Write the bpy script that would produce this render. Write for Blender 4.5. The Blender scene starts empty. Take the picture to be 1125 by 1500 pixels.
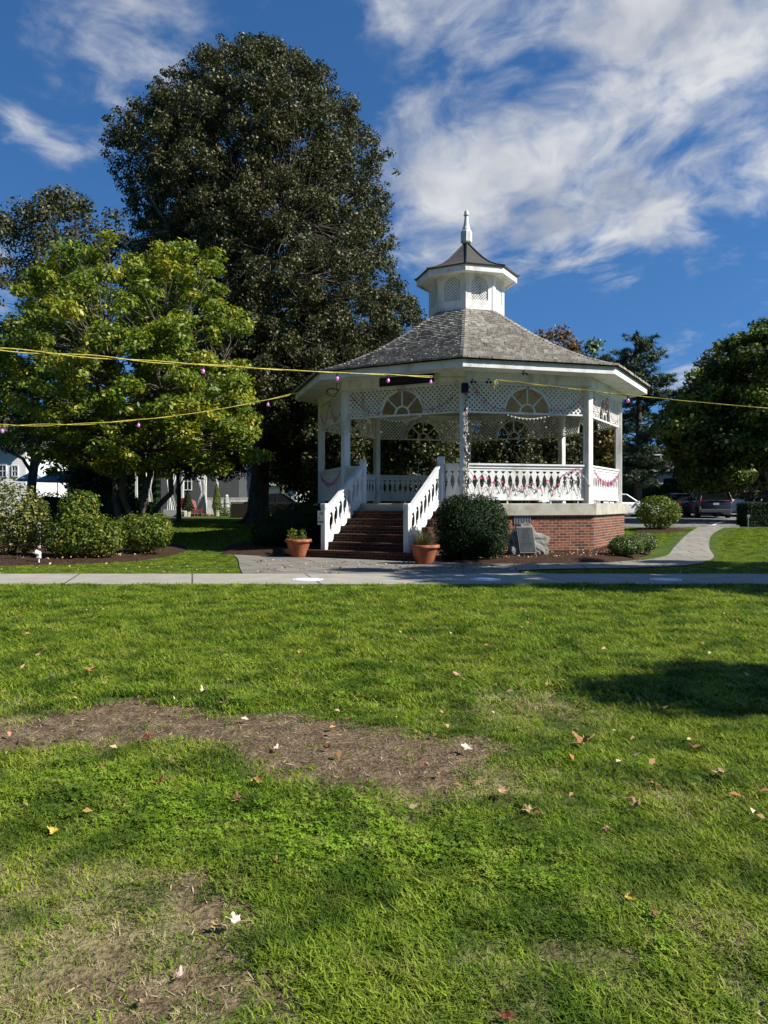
import bpy, bmesh, math, random
import numpy as np
from mathutils import Vector, Matrix
random.seed(7); RNG = np.random.default_rng(11)
C = bpy.context.scene.collection
PI = math.pi; R = math.radians
F = 1127.0; EYE = 1.35; HZ = 737.0

# ---------------------------------------------------------------- terrain
_TY = [-400, 19.5, 32, 48, 60, 100, 300, 900]; _TZ = [0, 0, .35, .50, .60, .85, 1.15, 1.2]
def T(x, y): return float(np.interp(y, _TY, _TZ))
def P(x, y, d): return Vector(((x - 562.5) * d / F, d, EYE + (HZ - y) * d / F))
def G(x, y):
    d = EYE * F / max(y - HZ, 6)
    for _ in range(40):
        d = .5 * d + .5 * (EYE - T(0, d)) * F / max(y - HZ, 6)
    return Vector(((x - 562.5) * d / F, d, T(0, d)))
def GX(x, d): return Vector(((x - 562.5) * d / F, d, T(0, d)))

# ---------------------------------------------------------------- tagging
def tag(o, label=None, cat=None, group=None, kind=None):
    if label: o['label'] = label
    if cat: o['category'] = cat
    if group: o['group'] = group
    if kind: o['kind'] = kind
    return o
def empty(name, loc=(0, 0, 0), rz=0, label=None, cat=None, group=None):
    o = bpy.data.objects.new(name, None); C.objects.link(o); o.empty_display_size = .2
    o.location = loc; o.rotation_euler = (0, 0, rz)
    return tag(o, label, cat, group)
def kids(o): return [c for c in bpy.data.objects if c.parent == o]
def copy_tree(o, parent=None):
    c = o.copy(); C.objects.link(c)
    if parent is not None: c.parent = parent
    for ch in kids(o): copy_tree(ch, c)
    return c

# ---------------------------------------------------------------- materials
def mat(name, col=(.5, .5, .5), rough=.6, spec=.4, metal=0):
    m = bpy.data.materials.new(name); m.use_nodes = True
    b = m.node_tree.nodes['Principled BSDF']
    b.inputs['Base Color'].default_value = (*col, 1); b.inputs['Roughness'].default_value = rough
    b.inputs['Specular IOR Level'].default_value = spec; b.inputs['Metallic'].default_value = metal
    return m
class NT:
    def __init__(s, m): s.m = m; s.t = m.node_tree; s.b = s.t.nodes.get('Principled BSDF')
    def n(s, typ, **kw):
        nd = s.t.nodes.new(typ)
        for k, v in kw.items():
            if k[0] == 'i' and k[1:].isdigit(): s.set(nd.inputs[int(k[1:])], v)
            else:
                try: setattr(nd, k, v)
                except Exception: s.set(nd.inputs[k], v)
        return nd
    def set(s, sock, v):
        if isinstance(v, bpy.types.NodeSocket): s.t.links.new(v, sock)
        else: sock.default_value = v
    def pos(s, scale=(1, 1, 1)):
        g = s.n('ShaderNodeNewGeometry'); mp = s.n('ShaderNodeMapping')
        s.set(mp.inputs['Vector'], g.outputs['Position']); mp.inputs['Scale'].default_value = scale
        return mp.outputs[0]
    def objc(s, scale=(1, 1, 1)):
        g = s.n('ShaderNodeTexCoord'); mp = s.n('ShaderNodeMapping')
        s.set(mp.inputs['Vector'], g.outputs['Object']); mp.inputs['Scale'].default_value = scale
        return mp.outputs[0]
    def noise(s, vec, scale, detail=4, rough=.55):
        n = s.n('ShaderNodeTexNoise'); s.set(n.inputs['Vector'], vec)
        n.inputs['Scale'].default_value = scale; n.inputs['Detail'].default_value = detail; n.inputs['Roughness'].default_value = rough
        return n.outputs['Fac']
    def ramp(s, fac, stops):
        r = s.n('ShaderNodeValToRGB'); s.set(r.inputs[0], fac); e = r.color_ramp.elements
        while len(e) < len(stops): e.new(.5)
        for el, (p, c) in zip(e, stops):
            el.position = p; el.color = (*c, 1) if len(c) == 3 else c
        return r.outputs[0]
    def mix(s, fac, a, b, mode='MIX'):
        m = s.n('ShaderNodeMix', data_type='RGBA', blend_type=mode)
        s.set(m.inputs[0], fac)
        for i, v in ((6, a), (7, b)):
            if isinstance(v, tuple) and len(v) == 3: v = (*v, 1)
            s.set(m.inputs[i], v)
        return m.outputs[2]
    def math(s, op, a, b=0., c=None):
        m = s.n('ShaderNodeMath', operation=op); s.set(m.inputs[0], a); s.set(m.inputs[1], b)
        if c is not None: s.set(m.inputs[2], c)
        return m.outputs[0]
    def attr(s, name): return s.n('ShaderNodeAttribute', attribute_name=name)
    def bump(s, h, strength=.3, dist=.01):
        b = s.n('ShaderNodeBump'); b.inputs['Strength'].default_value = strength; b.inputs['Distance'].default_value = dist
        s.set(b.inputs['Height'], h); s.set(s.b.inputs['Normal'], b.outputs[0])
    def base(s, c): s.set(s.b.inputs['Base Color'], c)
    def rough(s, c): s.set(s.b.inputs['Roughness'], c)

def m_noise(name, stops, scale=6, rough=.7, spec=.3, bump=.2, bdist=.01, detail=6, vec=(1, 1, 1)):
    m = mat(name, rough=rough, spec=spec); t = NT(m)
    f = t.noise(t.pos(vec), scale, detail); t.base(t.ramp(f, stops))
    if bump: t.bump(t.noise(t.pos(vec), scale * 3, 6), bump, bdist)
    return m
def m_leaf(name, stops, trans=.25, rough=.5, spec=.3, patch=None, pscale=.5, tcol=None, shape=0):
    """leaf material: each leaf its own tint, plus soft patches of another hue over the crown"""
    m = mat(name, rough=rough, spec=spec); t = NT(m)
    g = t.n('ShaderNodeNewGeometry'); c = t.ramp(g.outputs['Random Per Island'], stops)
    if patch:
        f = t.noise(t.pos(), pscale, 3); f = t.ramp(f, [(.5, (0, 0, 0)), (.62, (1, 1, 1))])
        c2 = t.ramp(g.outputs['Random Per Island'], patch); c = t.mix(f, c, c2)
    t.base(c)
    if trans:
        tr = t.n('ShaderNodeBsdfTranslucent'); t.set(tr.inputs[0], t.mix(1., c, (1.5, 1.6, .7), 'MULTIPLY') if tcol is None else t.mix(1., c, tcol, 'MULTIPLY'))
        mx = t.n('ShaderNodeMixShader'); mx.inputs[0].default_value = trans
        t.set(mx.inputs[1], t.b.outputs[0]); t.set(mx.inputs[2], tr.outputs[0])
        t.set(t.t.nodes['Material Output'].inputs[0], mx.outputs[0])
    return m
M = {}
def white_paint(name, base=(.76, .76, .74), dirt=(.52, .50, .44)):
    m = mat(name, rough=.55, spec=.35); t = NT(m)
    f = t.noise(t.pos((1, 1, .35)), 3.2, 7, .65)
    c = t.ramp(f, [(.34, dirt), (.5, base), (1, base)])
    f2 = t.noise(t.pos((9, 9, 1.2)), 3, 5); c = t.mix(t.ramp(f2, [(.58, (0, 0, 0)), (.78, (.6, .6, .6))]), c, (.44, .42, .36))
    t.base(c); t.bump(t.noise(t.pos((12, 12, 2)), 6, 4), .12, .004)
    return m
M['white'] = white_paint('white_paint')
M['white_weathered'] = white_paint('weathered_white_paint', (.78, .78, .75), (.52, .50, .44))
def brick_mat(name='brick', k=1.):
    m = mat(name, rough=.85, spec=.2); t = NT(m)
    uv = t.n('ShaderNodeUVMap'); b = t.n('ShaderNodeTexBrick'); t.set(b.inputs['Vector'], uv.outputs[0])
    for kk, v in (('Scale', 1), ('Mortar Size', .006), ('Mortar Smooth', .2), ('Bias', -.05), ('Brick Width', .21), ('Row Height', .072)): b.inputs[kk].default_value = v
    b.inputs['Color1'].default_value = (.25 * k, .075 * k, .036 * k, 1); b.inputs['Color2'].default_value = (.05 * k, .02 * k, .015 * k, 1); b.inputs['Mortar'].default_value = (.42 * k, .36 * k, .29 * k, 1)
    c = t.mix(t.ramp(t.noise(t.pos(), 5, 5), [(.35, (0, 0, 0)), (.7, (.3, .3, .3))]), b.outputs[0], (.33 * k, .14 * k, .08 * k))
    c = t.mix(t.math('MULTIPLY', b.outputs['Fac'], .9), c, (.40 * k, .35 * k, .28 * k))
    c = t.mix(t.ramp(t.noise(t.pos(), 40, 4), [(.4, (0, 0, 0)), (.9, (.6, .6, .6))]), c, (.05, .03, .025))
    t.base(c); h = t.math('SUBTRACT', 1., b.outputs['Fac']); h = t.math('ADD', h, t.math('MULTIPLY', t.noise(t.pos(), 60, 4), .4)); t.bump(h, .7, .01)
    return m
M['brick'] = brick_mat(); M['brick_dark'] = brick_mat('shaded_step_brick', .36)  # step brick is the wall brick darkened to stand in for shade
M['concrete'] = m_noise('slab_concrete', [(.25, (.20, .185, .14)), (.45, (.36, .34, .27)), (.6, (.45, .43, .36)), (.8, (.26, .24, .18))], 2.4, .85, .2, .3, .006)
M['iron'] = mat('dark_metal', (.012, .012, .013), .45, .5, .4)
M['black'] = mat('black_plastic', (.008, .008, .009), .5, .4)
M['grey_metal'] = mat('grey_metal', (.35, .35, .36), .4, .5, .7)
M['chrome'] = mat('bright_metal', (.6, .6, .62), .22, .5, 1)
def terracotta():
    m = mat('terracotta', rough=.75, spec=.25); t = NT(m)
    c = t.ramp(t.noise(t.objc((1, 1, .5)), 7, 6), [(.3, (.20, .055, .025)), (.55, (.36, .11, .05)), (.8, (.45, .20, .12))])
    t.base(c); t.bump(t.noise(t.objc(), 40, 4), .15, .004); return m
M['terracotta'] = terracotta()
def bark(name, stops, sc=5):
    m = mat(name, rough=.9, spec=.15); t = NT(m)
    t.base(t.ramp(t.noise(t.pos((1, 1, .25)), sc, 7, .65), stops)); t.bump(t.noise(t.pos((1, 1, .22)), sc * 3, 6), .8, .03); return m
M['bark'] = bark('grey_bark', [(.3, (.05, .042, .033)), (.6, (.13, .115, .09)), (.8, (.20, .18, .14))])
M['bark_pale'] = bark('pale_bark', [(.3, (.10, .09, .07)), (.6, (.24, .22, .18)), (.8, (.36, .34, .28))], 8)

# ---------------------------------------------------------------- meshes
def auto_uv(me):
    uv = me.uv_layers.new(name='UVMap'); n = len(me.loops)
    co = np.empty(len(me.vertices) * 3); me.vertices.foreach_get('co', co); co = co.reshape(-1, 3)
    arr = np.zeros((n, 2))
    for p in me.polygons:
        nx, ny, nz = p.normal
        li = list(p.loop_indices); vs = [me.loops[i].vertex_index for i in li]
        c = co[vs]
        if abs(nz) > .7: arr[li] = c[:, :2]
        else:
            l = math.hypot(nx, ny) or 1; tx, ty = -ny / l, nx / l
            arr[li, 0] = c[:, 0] * tx + c[:, 1] * ty; arr[li, 1] = c[:, 2]
    uv.data.foreach_set('uv', arr.ravel())
class MB:
    """collects shapes, builds ONE mesh object"""
    def __init__(s, X=None): s.v = []; s.f = []; s.mi = []; s.X = X; s.cur = 0
    def add(s, vs, fs, X=None):
        X = X or s.X; b = len(s.v)
        for v in vs:
            v = Vector(v); s.v.append(tuple(X(v) if X else v))
        for f in fs: s.f.append(tuple(i + b for i in f)); s.mi.append(s.cur)
    def box(s, x0, x1, y0, y1, z0, z1, X=None):
        s.add([(x0, y0, z0), (x1, y0, z0), (x1, y1, z0), (x0, y1, z0), (x0, y0, z1), (x1, y0, z1), (x1, y1, z1), (x0, y1, z1)],
              [(0, 3, 2, 1), (4, 5, 6, 7), (0, 1, 5, 4), (1, 2, 6, 5), (2, 3, 7, 6), (3, 0, 4, 7)], X)
    def bbox(s, x0, x1, y0, y1, z0, z1, b=.01, X=None):
        """box with chamfered vertical and top edges"""
        def ring(i, z): return [(x0 + i + (b if k in (0, 7) else 0), 0, z) for k in ()]
        def rr(o, z):
            return [(x0 + b + o, y0 + o, z), (x1 - b - o, y0 + o, z), (x1 - o, y0 + b + o, z), (x1 - o, y1 - b - o, z), (x1 - b - o, y1 - o, z), (x0 + b + o, y1 - o, z), (x0 + o, y1 - b - o, z), (x0 + o, y0 + b + o, z)]
        s.loft([rr(0, z0), rr(0, z1 - b), rr(b * .8, z1)], True, True, X)
    def loft(s, rings, cap0=True, cap1=True, X=None, closed=True):
        n = len(rings[0]); vs = [v for r in rings for v in r]; fs = []
        for i in range(len(rings) - 1):
            for k in range(n if closed else n - 1):
                a = i * n + k; b = i * n + (k + 1) % n; fs.append((a, b, b + n, a + n))
        if cap0: fs.append(tuple(range(n - 1, -1, -1)))
        if cap1: fs.append(tuple(range((len(rings) - 1) * n, len(rings) * n)))
        s.add(vs, fs, X)
    def lathe(s, prof, n=16, c=(0, 0, 0), cap0=True, cap1=True, X=None, ph=0):
        s.loft([[(c[0] + r * math.cos(ph + 2 * PI * k / n), c[1] + r * math.sin(ph + 2 * PI * k / n), c[2] + z) for k in range(n)] for r, z in prof], cap0, cap1, X)
    def tube(s, pts, rad, n=6, cap=True, X=None):
        pts = [Vector(p) for p in pts]; rings = []; up = Vector((0, 0, 1)); prev = None
        for i, p in enumerate(pts):
            d = (pts[min(i + 1, len(pts) - 1)] - pts[max(i - 1, 0)])
            if d.length < 1e-9: d = Vector((0, 0, 1))
            d.normalize()
            if prev is None:
                a = d.cross(up) if abs(d.z) < .95 else d.cross(Vector((1, 0, 0)))
            else: a = prev - d * prev.dot(d)
            if a.length < 1e-6: a = d.orthogonal()
            a.normalize(); prev = a; b = d.cross(a); r = rad[i] if isinstance(rad, (list, tuple)) else rad
            rings.append([tuple(p + a * (r * math.cos(2 * PI * k / n)) + b * (r * math.sin(2 * PI * k / n))) for k in range(n)])
        s.loft(rings, cap, cap, X)
    def prism(s, poly, y0, y1, X=None):
        """poly in (x,z), extruded along y"""
        n = len(poly); s.add([(x, y0, z) for x, z in poly] + [(x, y1, z) for x, z in poly],
            [tuple(range(n)), tuple(range(2 * n - 1, n - 1, -1))] + [(k, k + n, (k + 1) % n + n, (k + 1) % n) for k in range(n)], X)
    def build(s, name, m, parent=None, smooth=False, uv=False, bevel=0, loc=None):
        me = bpy.data.meshes.new(name); me.from_pydata(s.v, [], s.f)
        for x in (m if isinstance(m, (list, tuple)) else [m]): me.materials.append(x)
        if any(s.mi): me.polygons.foreach_set('material_index', s.mi)
        me.update()
        bm = bmesh.new(); bm.from_mesh(me); bmesh.ops.recalc_face_normals(bm, faces=bm.faces); bm.to_mesh(me); bm.free()
        if uv: auto_uv(me)
        if smooth: me.polygons.foreach_set('use_smooth', [True] * len(me.polygons))
        o = bpy.data.objects.new(name, me); C.objects.link(o)
        if parent: o.parent = parent
        if loc is not None: o.location = loc
        if bevel:
            b = o.modifiers.new('b', 'BEVEL'); b.width = bevel; b.segments = 2; b.limit_method = 'ANGLE'
        return o
def frame(o, ux, uy, uz=(0, 0, 1)):
    o = Vector(o); ux = Vector(ux); uy = Vector(uy); uz = Vector(uz)
    return lambda v: o + ux * v[0] + uy * v[1] + uz * v[2]

def np_mesh(name, verts, quads, mats, parent=None, mi=None, smooth=False):
    me = bpy.data.meshes.new(name); n = len(quads); k = quads.shape[1]
    me.vertices.add(len(verts)); me.vertices.foreach_set('co', np.ascontiguousarray(verts, dtype=np.float32).ravel())
    me.loops.add(n * k); me.loops.foreach_set('vertex_index', quads.astype(np.int32).ravel())
    me.polygons.add(n); me.polygons.foreach_set('loop_start', np.arange(0, n * k, k, dtype=np.int32))
    for m in mats: me.materials.append(m)
    if mi is not None: me.polygons.foreach_set('material_index', mi.astype(np.int32))
    if smooth: me.polygons.foreach_set('use_smooth', np.ones(n, bool))
    me.update(calc_edges=True); me.validate()
    if name is None: return me
    o = bpy.data.objects.new(name, me); C.objects.link(o)
    if parent: o.parent = parent
    return o
def unit(a): return a / np.maximum(np.linalg.norm(a, axis=1, keepdims=True), 1e-9)
def leaf_arrays(cen, nrm, size, asp=.5, rng=RNG, direc=None, fold=.0):
    """each leaf one rhombus (asp = width/length)"""
    n = len(cen); nrm = unit(nrm)
    t = rng.normal(size=(n, 3)) if direc is None else direc
    t = unit(t - nrm * np.sum(t * nrm, 1, keepdims=True)); b = np.cross(nrm, t)
    L = (size * .5)[:, None]; W = L * asp
    v = np.stack([cen - t * L, cen + b * W - t * L * .15 + nrm * L * fold, cen + t * L, cen - b * W - t * L * .15 + nrm * L * fold], 1).reshape(-1, 3)
    q = np.arange(n * 4).reshape(-1, 4)
    return v, q
def cluster_leaves(cl, per, size, flat=.6, rng=RNG, up=.4, asp=.55, droop=0.):
    """cl: array (x,y,z,r). leaves spread round each clump"""
    n = len(cl); vol = cl[:, 3] ** 2; cnt = np.maximum((per * vol / vol.mean()).astype(int), 6)
    idx = np.repeat(np.arange(n), cnt); c = cl[idx]
    d = unit(rng.normal(size=(len(idx), 3))); rr = rng.random(len(idx)) ** .45
    off = d * (c[:, 3:4] * rr[:, None]); off[:, 2] *= flat
    p = c[:, :3] + off + rng.normal(size=off.shape) * .04 * c[:, 3:4]
    nr = d * .7 + rng.normal(size=d.shape) * .6 + np.array([0, 0, up])
    s = size * rng.uniform(.6, 1.35, len(idx)); direc = None
    if droop: direc = rng.normal(size=d.shape) + np.array([0, 0, -droop])
    return leaf_arrays(p, nr, s, asp, rng, direc)

# value noise for masks
_H = RNG.random((256, 256))
def vnoise(x, y):
    xi = np.floor(x).astype(int); yi = np.floor(y).astype(int); fx = x - xi; fy = y - yi
    fx = fx * fx * (3 - 2 * fx); fy = fy * fy * (3 - 2 * fy); h = lambda a, b: _H[a % 256, b % 256]
    return (h(xi, yi) * (1 - fx) + h(xi + 1, yi) * fx) * (1 - fy) + (h(xi, yi + 1) * (1 - fx) + h(xi + 1, yi + 1) * fx) * fy
def fbm(x, y, o=4):
    s = 0; a = .5; t = 0
    for k in range(o): s = s + a * vnoise(x * 2 ** k + 17 * k, y * 2 ** k + 31 * k); t += a; a *= .5
    return s / t
# ================================================================ camera, sun, sky
cam = bpy.data.cameras.new('camera'); co = bpy.data.objects.new('camera', cam); C.objects.link(co)
cam.sensor_fit = 'HORIZONTAL'; cam.sensor_width = 36; cam.lens = 36 * F / 1125; cam.shift_y = -(750 - HZ) / 1125
co.location = (0, 0, EYE); co.rotation_euler = (R(90), 0, 0); cam.clip_end = 3000; cam.clip_start = .05
bpy.context.scene.camera = co
SE, SA = R(39), R(72)           # sun elevation, azimuth to the right of the direction back to the viewer
sd = Vector((math.sin(SA) * math.cos(SE), -math.cos(SA) * math.cos(SE), math.sin(SE)))
sl = bpy.data.lights.new('sun', 'SUN'); sl.energy = 5.0; sl.angle = R(.53); sl.color = (1, .95, .86)
so = bpy.data.objects.new('sun', sl); C.objects.link(so); so.rotation_euler = sd.to_track_quat('Z', 'Y').to_euler(); so.location = sd * 60
w = bpy.data.worlds.new('World'); bpy.context.scene.world = w; w.use_nodes = True
class WT(NT):
    def __init__(s, w): s.t = w.node_tree; s.b = None
t = WT(w); nt = w.node_tree; bg = nt.nodes['Background']
sky = t.n('ShaderNodeTexSky', sky_type='NISHITA', sun_disc=False, sun_elevation=SE, sun_rotation=math.atan2(sd.x, sd.y), altitude=0, air_density=1.0, dust_density=.3, ozone_density=3.5)
tc = t.n('ShaderNodeTexCoord'); sep = t.n('ShaderNodeSeparateXYZ'); t.set(sep.inputs[0], tc.outputs['Generated'])
X, Y, Z = sep.outputs
az = t.math('ARCTAN2', X, Y); el = t.math('ARCSINE', Z)
hs = t.n('ShaderNodeHueSaturation'); hs.inputs['Saturation'].default_value = 1.18; hs.inputs['Value'].default_value = .92; t.set(hs.inputs['Color'], sky.outputs[0])
zz0 = t.math('ADD', t.math('MULTIPLY', t.math('ABSOLUTE', Z), .85), .20); cv = t.n('ShaderNodeCombineXYZ'); t.set(cv.inputs[0], X); t.set(cv.inputs[1], Y); t.set(cv.inputs[2], zz0); vn = t.n('ShaderNodeVectorMath', operation='NORMALIZE'); t.set(vn.inputs[0], cv.outputs[0]); t.set(sky.inputs[0], vn.outputs[0])
skyc = t.mix(1., hs.outputs[0], (1.10, 1.38, 1.58), 'MULTIPLY')
# cloud plane: direction projected on a high layer, wind-stretched
zc = t.math('MAXIMUM', Z, .04)
cx = t.math('DIVIDE', X, t.math('ADD', zc, .22)); cy = t.math('DIVIDE', Y, t.math('ADD', zc, .22))
cmb = t.n('ShaderNodeCombineXYZ'); t.set(cmb.inputs[0], cx); t.set(cmb.inputs[1], cy)
wob = t.n('ShaderNodeTexNoise'); t.set(wob.inputs[0], cmb.outputs[0]); wob.inputs['Scale'].default_value = 2.2; wob.inputs['Detail'].default_value = 3
wv = t.n('ShaderNodeVectorMath', operation='SCALE'); t.set(wv.inputs[0], wob.outputs['Color']); wv.inputs['Scale'].default_value = .35
va = t.n('ShaderNodeVectorMath', operation='ADD'); t.set(va.inputs[0], cmb.outputs[0]); t.set(va.inputs[1], wv.outputs[0])
mp = t.n('ShaderNodeMapping'); t.set(mp.inputs[0], va.outputs[0]); mp.inputs['Scale'].default_value = (1.15, 1.0, 1); mp.inputs['Rotation'].default_value = (0, 0, R(25)); mp.inputs['Location'].default_value = (3.1, 1.7, 0)
n1 = t.noise(mp.outputs[0], 3.6, 10, .56); n2 = t.noise(mp.outputs[0], 13, 7, .58)
def blob(xp, yp, sx, sy, amp, rot=0):
    """soft cloud bank centred on a sky direction (given by where it stands above the gazebo)"""
    a0 = math.atan((xp - 562.5) / F); e0 = math.atan((HZ - yp) / F * math.cos(a0)); ca, sa = math.cos(rot), math.sin(rot)
    da = t.math('SUBTRACT', az, a0); de = t.math('SUBTRACT', el, e0)
    u = t.math('ADD', t.math('MULTIPLY', da, ca / sx), t.math('MULTIPLY', de, sa / sx)); v = t.math('SUBTRACT', t.math('MULTIPLY', de, ca / sy), t.math('MULTIPLY', da, sa / sy))
    r2 = t.math('ADD', t.math('MULTIPLY', u, u), t.math('MULTIPLY', v, v))
    return t.math('MULTIPLY', t.math('EXPONENT', t.math('MULTIPLY', r2, -1.)), amp)
BL = [(900, 190, .25, .10, 1.0, .3), (1060, 150, .16, .14, .75, 0), (1010, 270, .20, .035, .75, .0), (700, 250, .14, .055, .85, .15), (620, 170, .06, .04, .45, .2),
      (930, 30, .24, .06, .5, .05), (480, -10, .2, .04, .4, 0), (150, 90, .15, .12, .60, -.4), (25, 185, .045, .025, .6, -.3), (120, 220, .05, .02, .38, .3), (760, 330, .12, .03, .3, .0),
      (1000, 540, .05, .02, .45, .3), (330, 20, .15, .05, .28, 0), (2200, 300, .5, .16, .8, 0), (-900, 330, .5, .14, .7, 0)]
acc = None
for b in BL:
    q = blob(*b); acc = q if acc is None else t.math('ADD', acc, q)
acc = t.math('MINIMUM', acc, 1.15)
dens = t.math('ADD', t.math('MULTIPLY', acc, .58), t.math('MULTIPLY', t.math('SUBTRACT', n1, .5), 2.1)); dens = t.math('ADD', dens, t.math('MULTIPLY', t.math('SUBTRACT', n2, .5), .7))
dens = t.math('MULTIPLY', dens, t.math('MINIMUM', t.math('MULTIPLY', acc, 3.2), 1.))
mr = t.n('ShaderNodeMapRange', interpolation_type='SMOOTHSTEP'); t.set(mr.inputs[0], dens); mr.inputs[1].default_value = .14; mr.inputs[2].default_value = .88; mr.inputs[3].default_value = 0; mr.inputs[4].default_value = .93
ccol = t.ramp(t.noise(mp.outputs[0], 4.5, 5, .5), [(.34, (4.4, 4.8, 5.6)), (.62, (8.2, 8.3, 8.4))])
ccs = t.n('ShaderNodeVectorMath', operation='SCALE'); t.set(ccs.inputs[0], ccol); ccs.inputs['Scale'].default_value = 1.0
fin = t.mix(mr.outputs[0], skyc, ccs.outputs[0]); t.set(bg.inputs[0], fin); bg.inputs[1].default_value = .060
sc = bpy.context.scene
sc.view_settings.view_transform = 'Standard'; sc.view_settings.look = 'None'; sc.view_settings.exposure = .66; sc.view_settings.gamma = 1
sc.cycles.max_bounces = 6; sc.cycles.transparent_max_bounces = 6; sc.cycles.use_denoising = True

# ================================================================ lawn masks (where the turf is worn)
def proj(x, y): return 562.5 + F * x / y, HZ + EYE * F / y
def inpoly(px, py, poly):
    r = np.zeros(px.shape, bool); j = len(poly) - 1
    for i in range(len(poly)):
        xi, yi = poly[i]; xj, yj = poly[j]
        if yi != yj: r ^= ((yi > py) != (yj > py)) & (px < (xj - xi) * (py - yi) / (yj - yi) + xi)
        j = i
    return r
def gp(pts): return [tuple(G(x, y)[:2]) for x, y in pts]
BARE = gp([(-120, 1060), (0, 1056), (70, 1042), (130, 1030), (210, 1026), (300, 1034), (400, 1046), (470, 1047), (540, 1056), (620, 1072), (700, 1078), (745, 1086), (690, 1100), (665, 1118), (690, 1150), (610, 1150), (560, 1143), (500, 1148), (440, 1128), (380, 1118), (300, 1103), (210, 1096), (110, 1086), (0, 1092), (-120, 1100)])
def ell(x, y, cx, cy, rx, ry):
    c = G(cx, cy); a = G(cx + rx, cy).x - c.x; b = (G(cx, cy - ry).y - G(cx, cy + ry).y) / 2
    return np.exp(-(((x - c.x) / a) ** 2 + ((y - c.y) / b) ** 2))
def masks(x, y):
    """returns bare, straw, clover in 0..1 for ground points"""
    ny = x + .22 * (fbm(x * 1.7, y * 1.7) - .5) * 2; nx = y + .30 * (fbm(x * 1.9 + 40, y * 1.9) - .5) * 2
    n = fbm(x * 3 + 9, y * 3 + 5); nf = fbm(x * 11, y * 11, 3)
    b = inpoly(ny, nx, BARE).astype(float)
    d = sum(a * ell(x, y, *e) for a, e in ((.85, (350, 1330, 120, 40)), (.9, (400, 1440, 130, 60)), (.6, (230, 1400, 160, 70)), (.75, (130, 1290, 120, 25)), (.7, (250, 1470, 120, 30)), (.7, (640, 1150, 90, 20)), (.8, (50, 1480, 200, 60)),
                                           (.5, (980, 1165, 60, 12)), (.45, (680, 1480, 70, 40)), (.5, (820, 1060, 110, 14)), (.35, (1120, 1150, 60, 16)), (.4, (60, 1020, 120, 12))))
    b = np.maximum(b, np.clip((d * .72 - .40 + (n - .5) * 1.5 + (fbm(x * 7 + 2, y * 7 + 8, 3) - .5) * 1.6) * 2.2, 0, 1) * .9)
    s = sum(a * ell(x, y, *e) for a, e in ((1., (90, 1390, 260, 120)), (.9, (60, 1480, 260, 80)), (.55, (60, 1290, 160, 40)), (.75, (650, 1160, 140, 34)), (.5, (980, 1170, 130, 26)), (.6, (60, 1060, 200, 22)), (.5, (250, 1110, 260, 12)), (.5, (760, 1040, 160, 30)), (.55, (1060, 1350, 120, 90)), (.4, (700, 1450, 160, 60))))
    s = np.clip((s * 1.25 - .12 + (n - .5) * 1.2) * 1.5, 0, 1)
    c = sum(a * ell(x, y, *e) for a, e in ((1., (790, 1285, 110, 60)), (.9, (520, 1190, 220, 40)), (.8, (110, 1140, 130, 30)), (.7, (700, 1240, 120, 40)), (.6, (500, 1250, 120, 40)), (.5, (1000, 1400, 120, 60)), (.6, (300, 1200, 200, 30)), (.6, (900, 1480, 140, 30)), (.4, (600, 1000, 200, 30))))
    c = np.clip((c - .42 + (fbm(x * 2.4 + 70, y * 2.4) - .5) * 1.8) * 2.0, 0, 1)
    return b, s, c

# ---------------------------------------------------------------- ground sheet
def axis(segs):
    a = [segs[0][0]]
    for s0, s1, st in segs:
        n = max(1, round((s1 - s0) / st)); a += [s0 + (s1 - s0) * (k + 1) / n for k in range(n)]
    return np.array(a)
xs = axis([(-700, -100, 60), (-100, -20, 8), (-20, -7, 1), (-7, 7, .045), (7, 20, 1), (20, 100, 8), (100, 700, 60)])
ys = axis([(-300, -20, 40), (-20, 1, 3), (1, 9, .045), (9, 13, .1), (13, 60, .5), (60, 120, 5), (120, 900, 60)])
gx, gy = np.meshgrid(xs, ys); gz = np.interp(gy, _TY, _TZ)
mb_, ms_, mc_ = masks(gx, np.maximum(gy, .5))
near = np.clip((13 - gy) / 2, 0, 1) * np.clip((gy + 2) / 2, 0, 1) * np.clip((9 - abs(gx)) / 2, 0, 1)
gz = gz + near * ((fbm(gx * 1.1, gy * 1.1) - .5) * .05 + (fbm(gx * 6, gy * 6) - .5) * .018 - .012 * mb_)
mb_ = mb_ * (gy < 12.3); 
nxx, nyy = len(xs), len(ys)
idx = np.arange(nxx * nyy).reshape(nyy, nxx)
q = np.stack([idx[:-1, :-1], idx[:-1, 1:], idx[1:, 1:], idx[1:, :-1]], -1).reshape(-1, 4)
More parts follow.
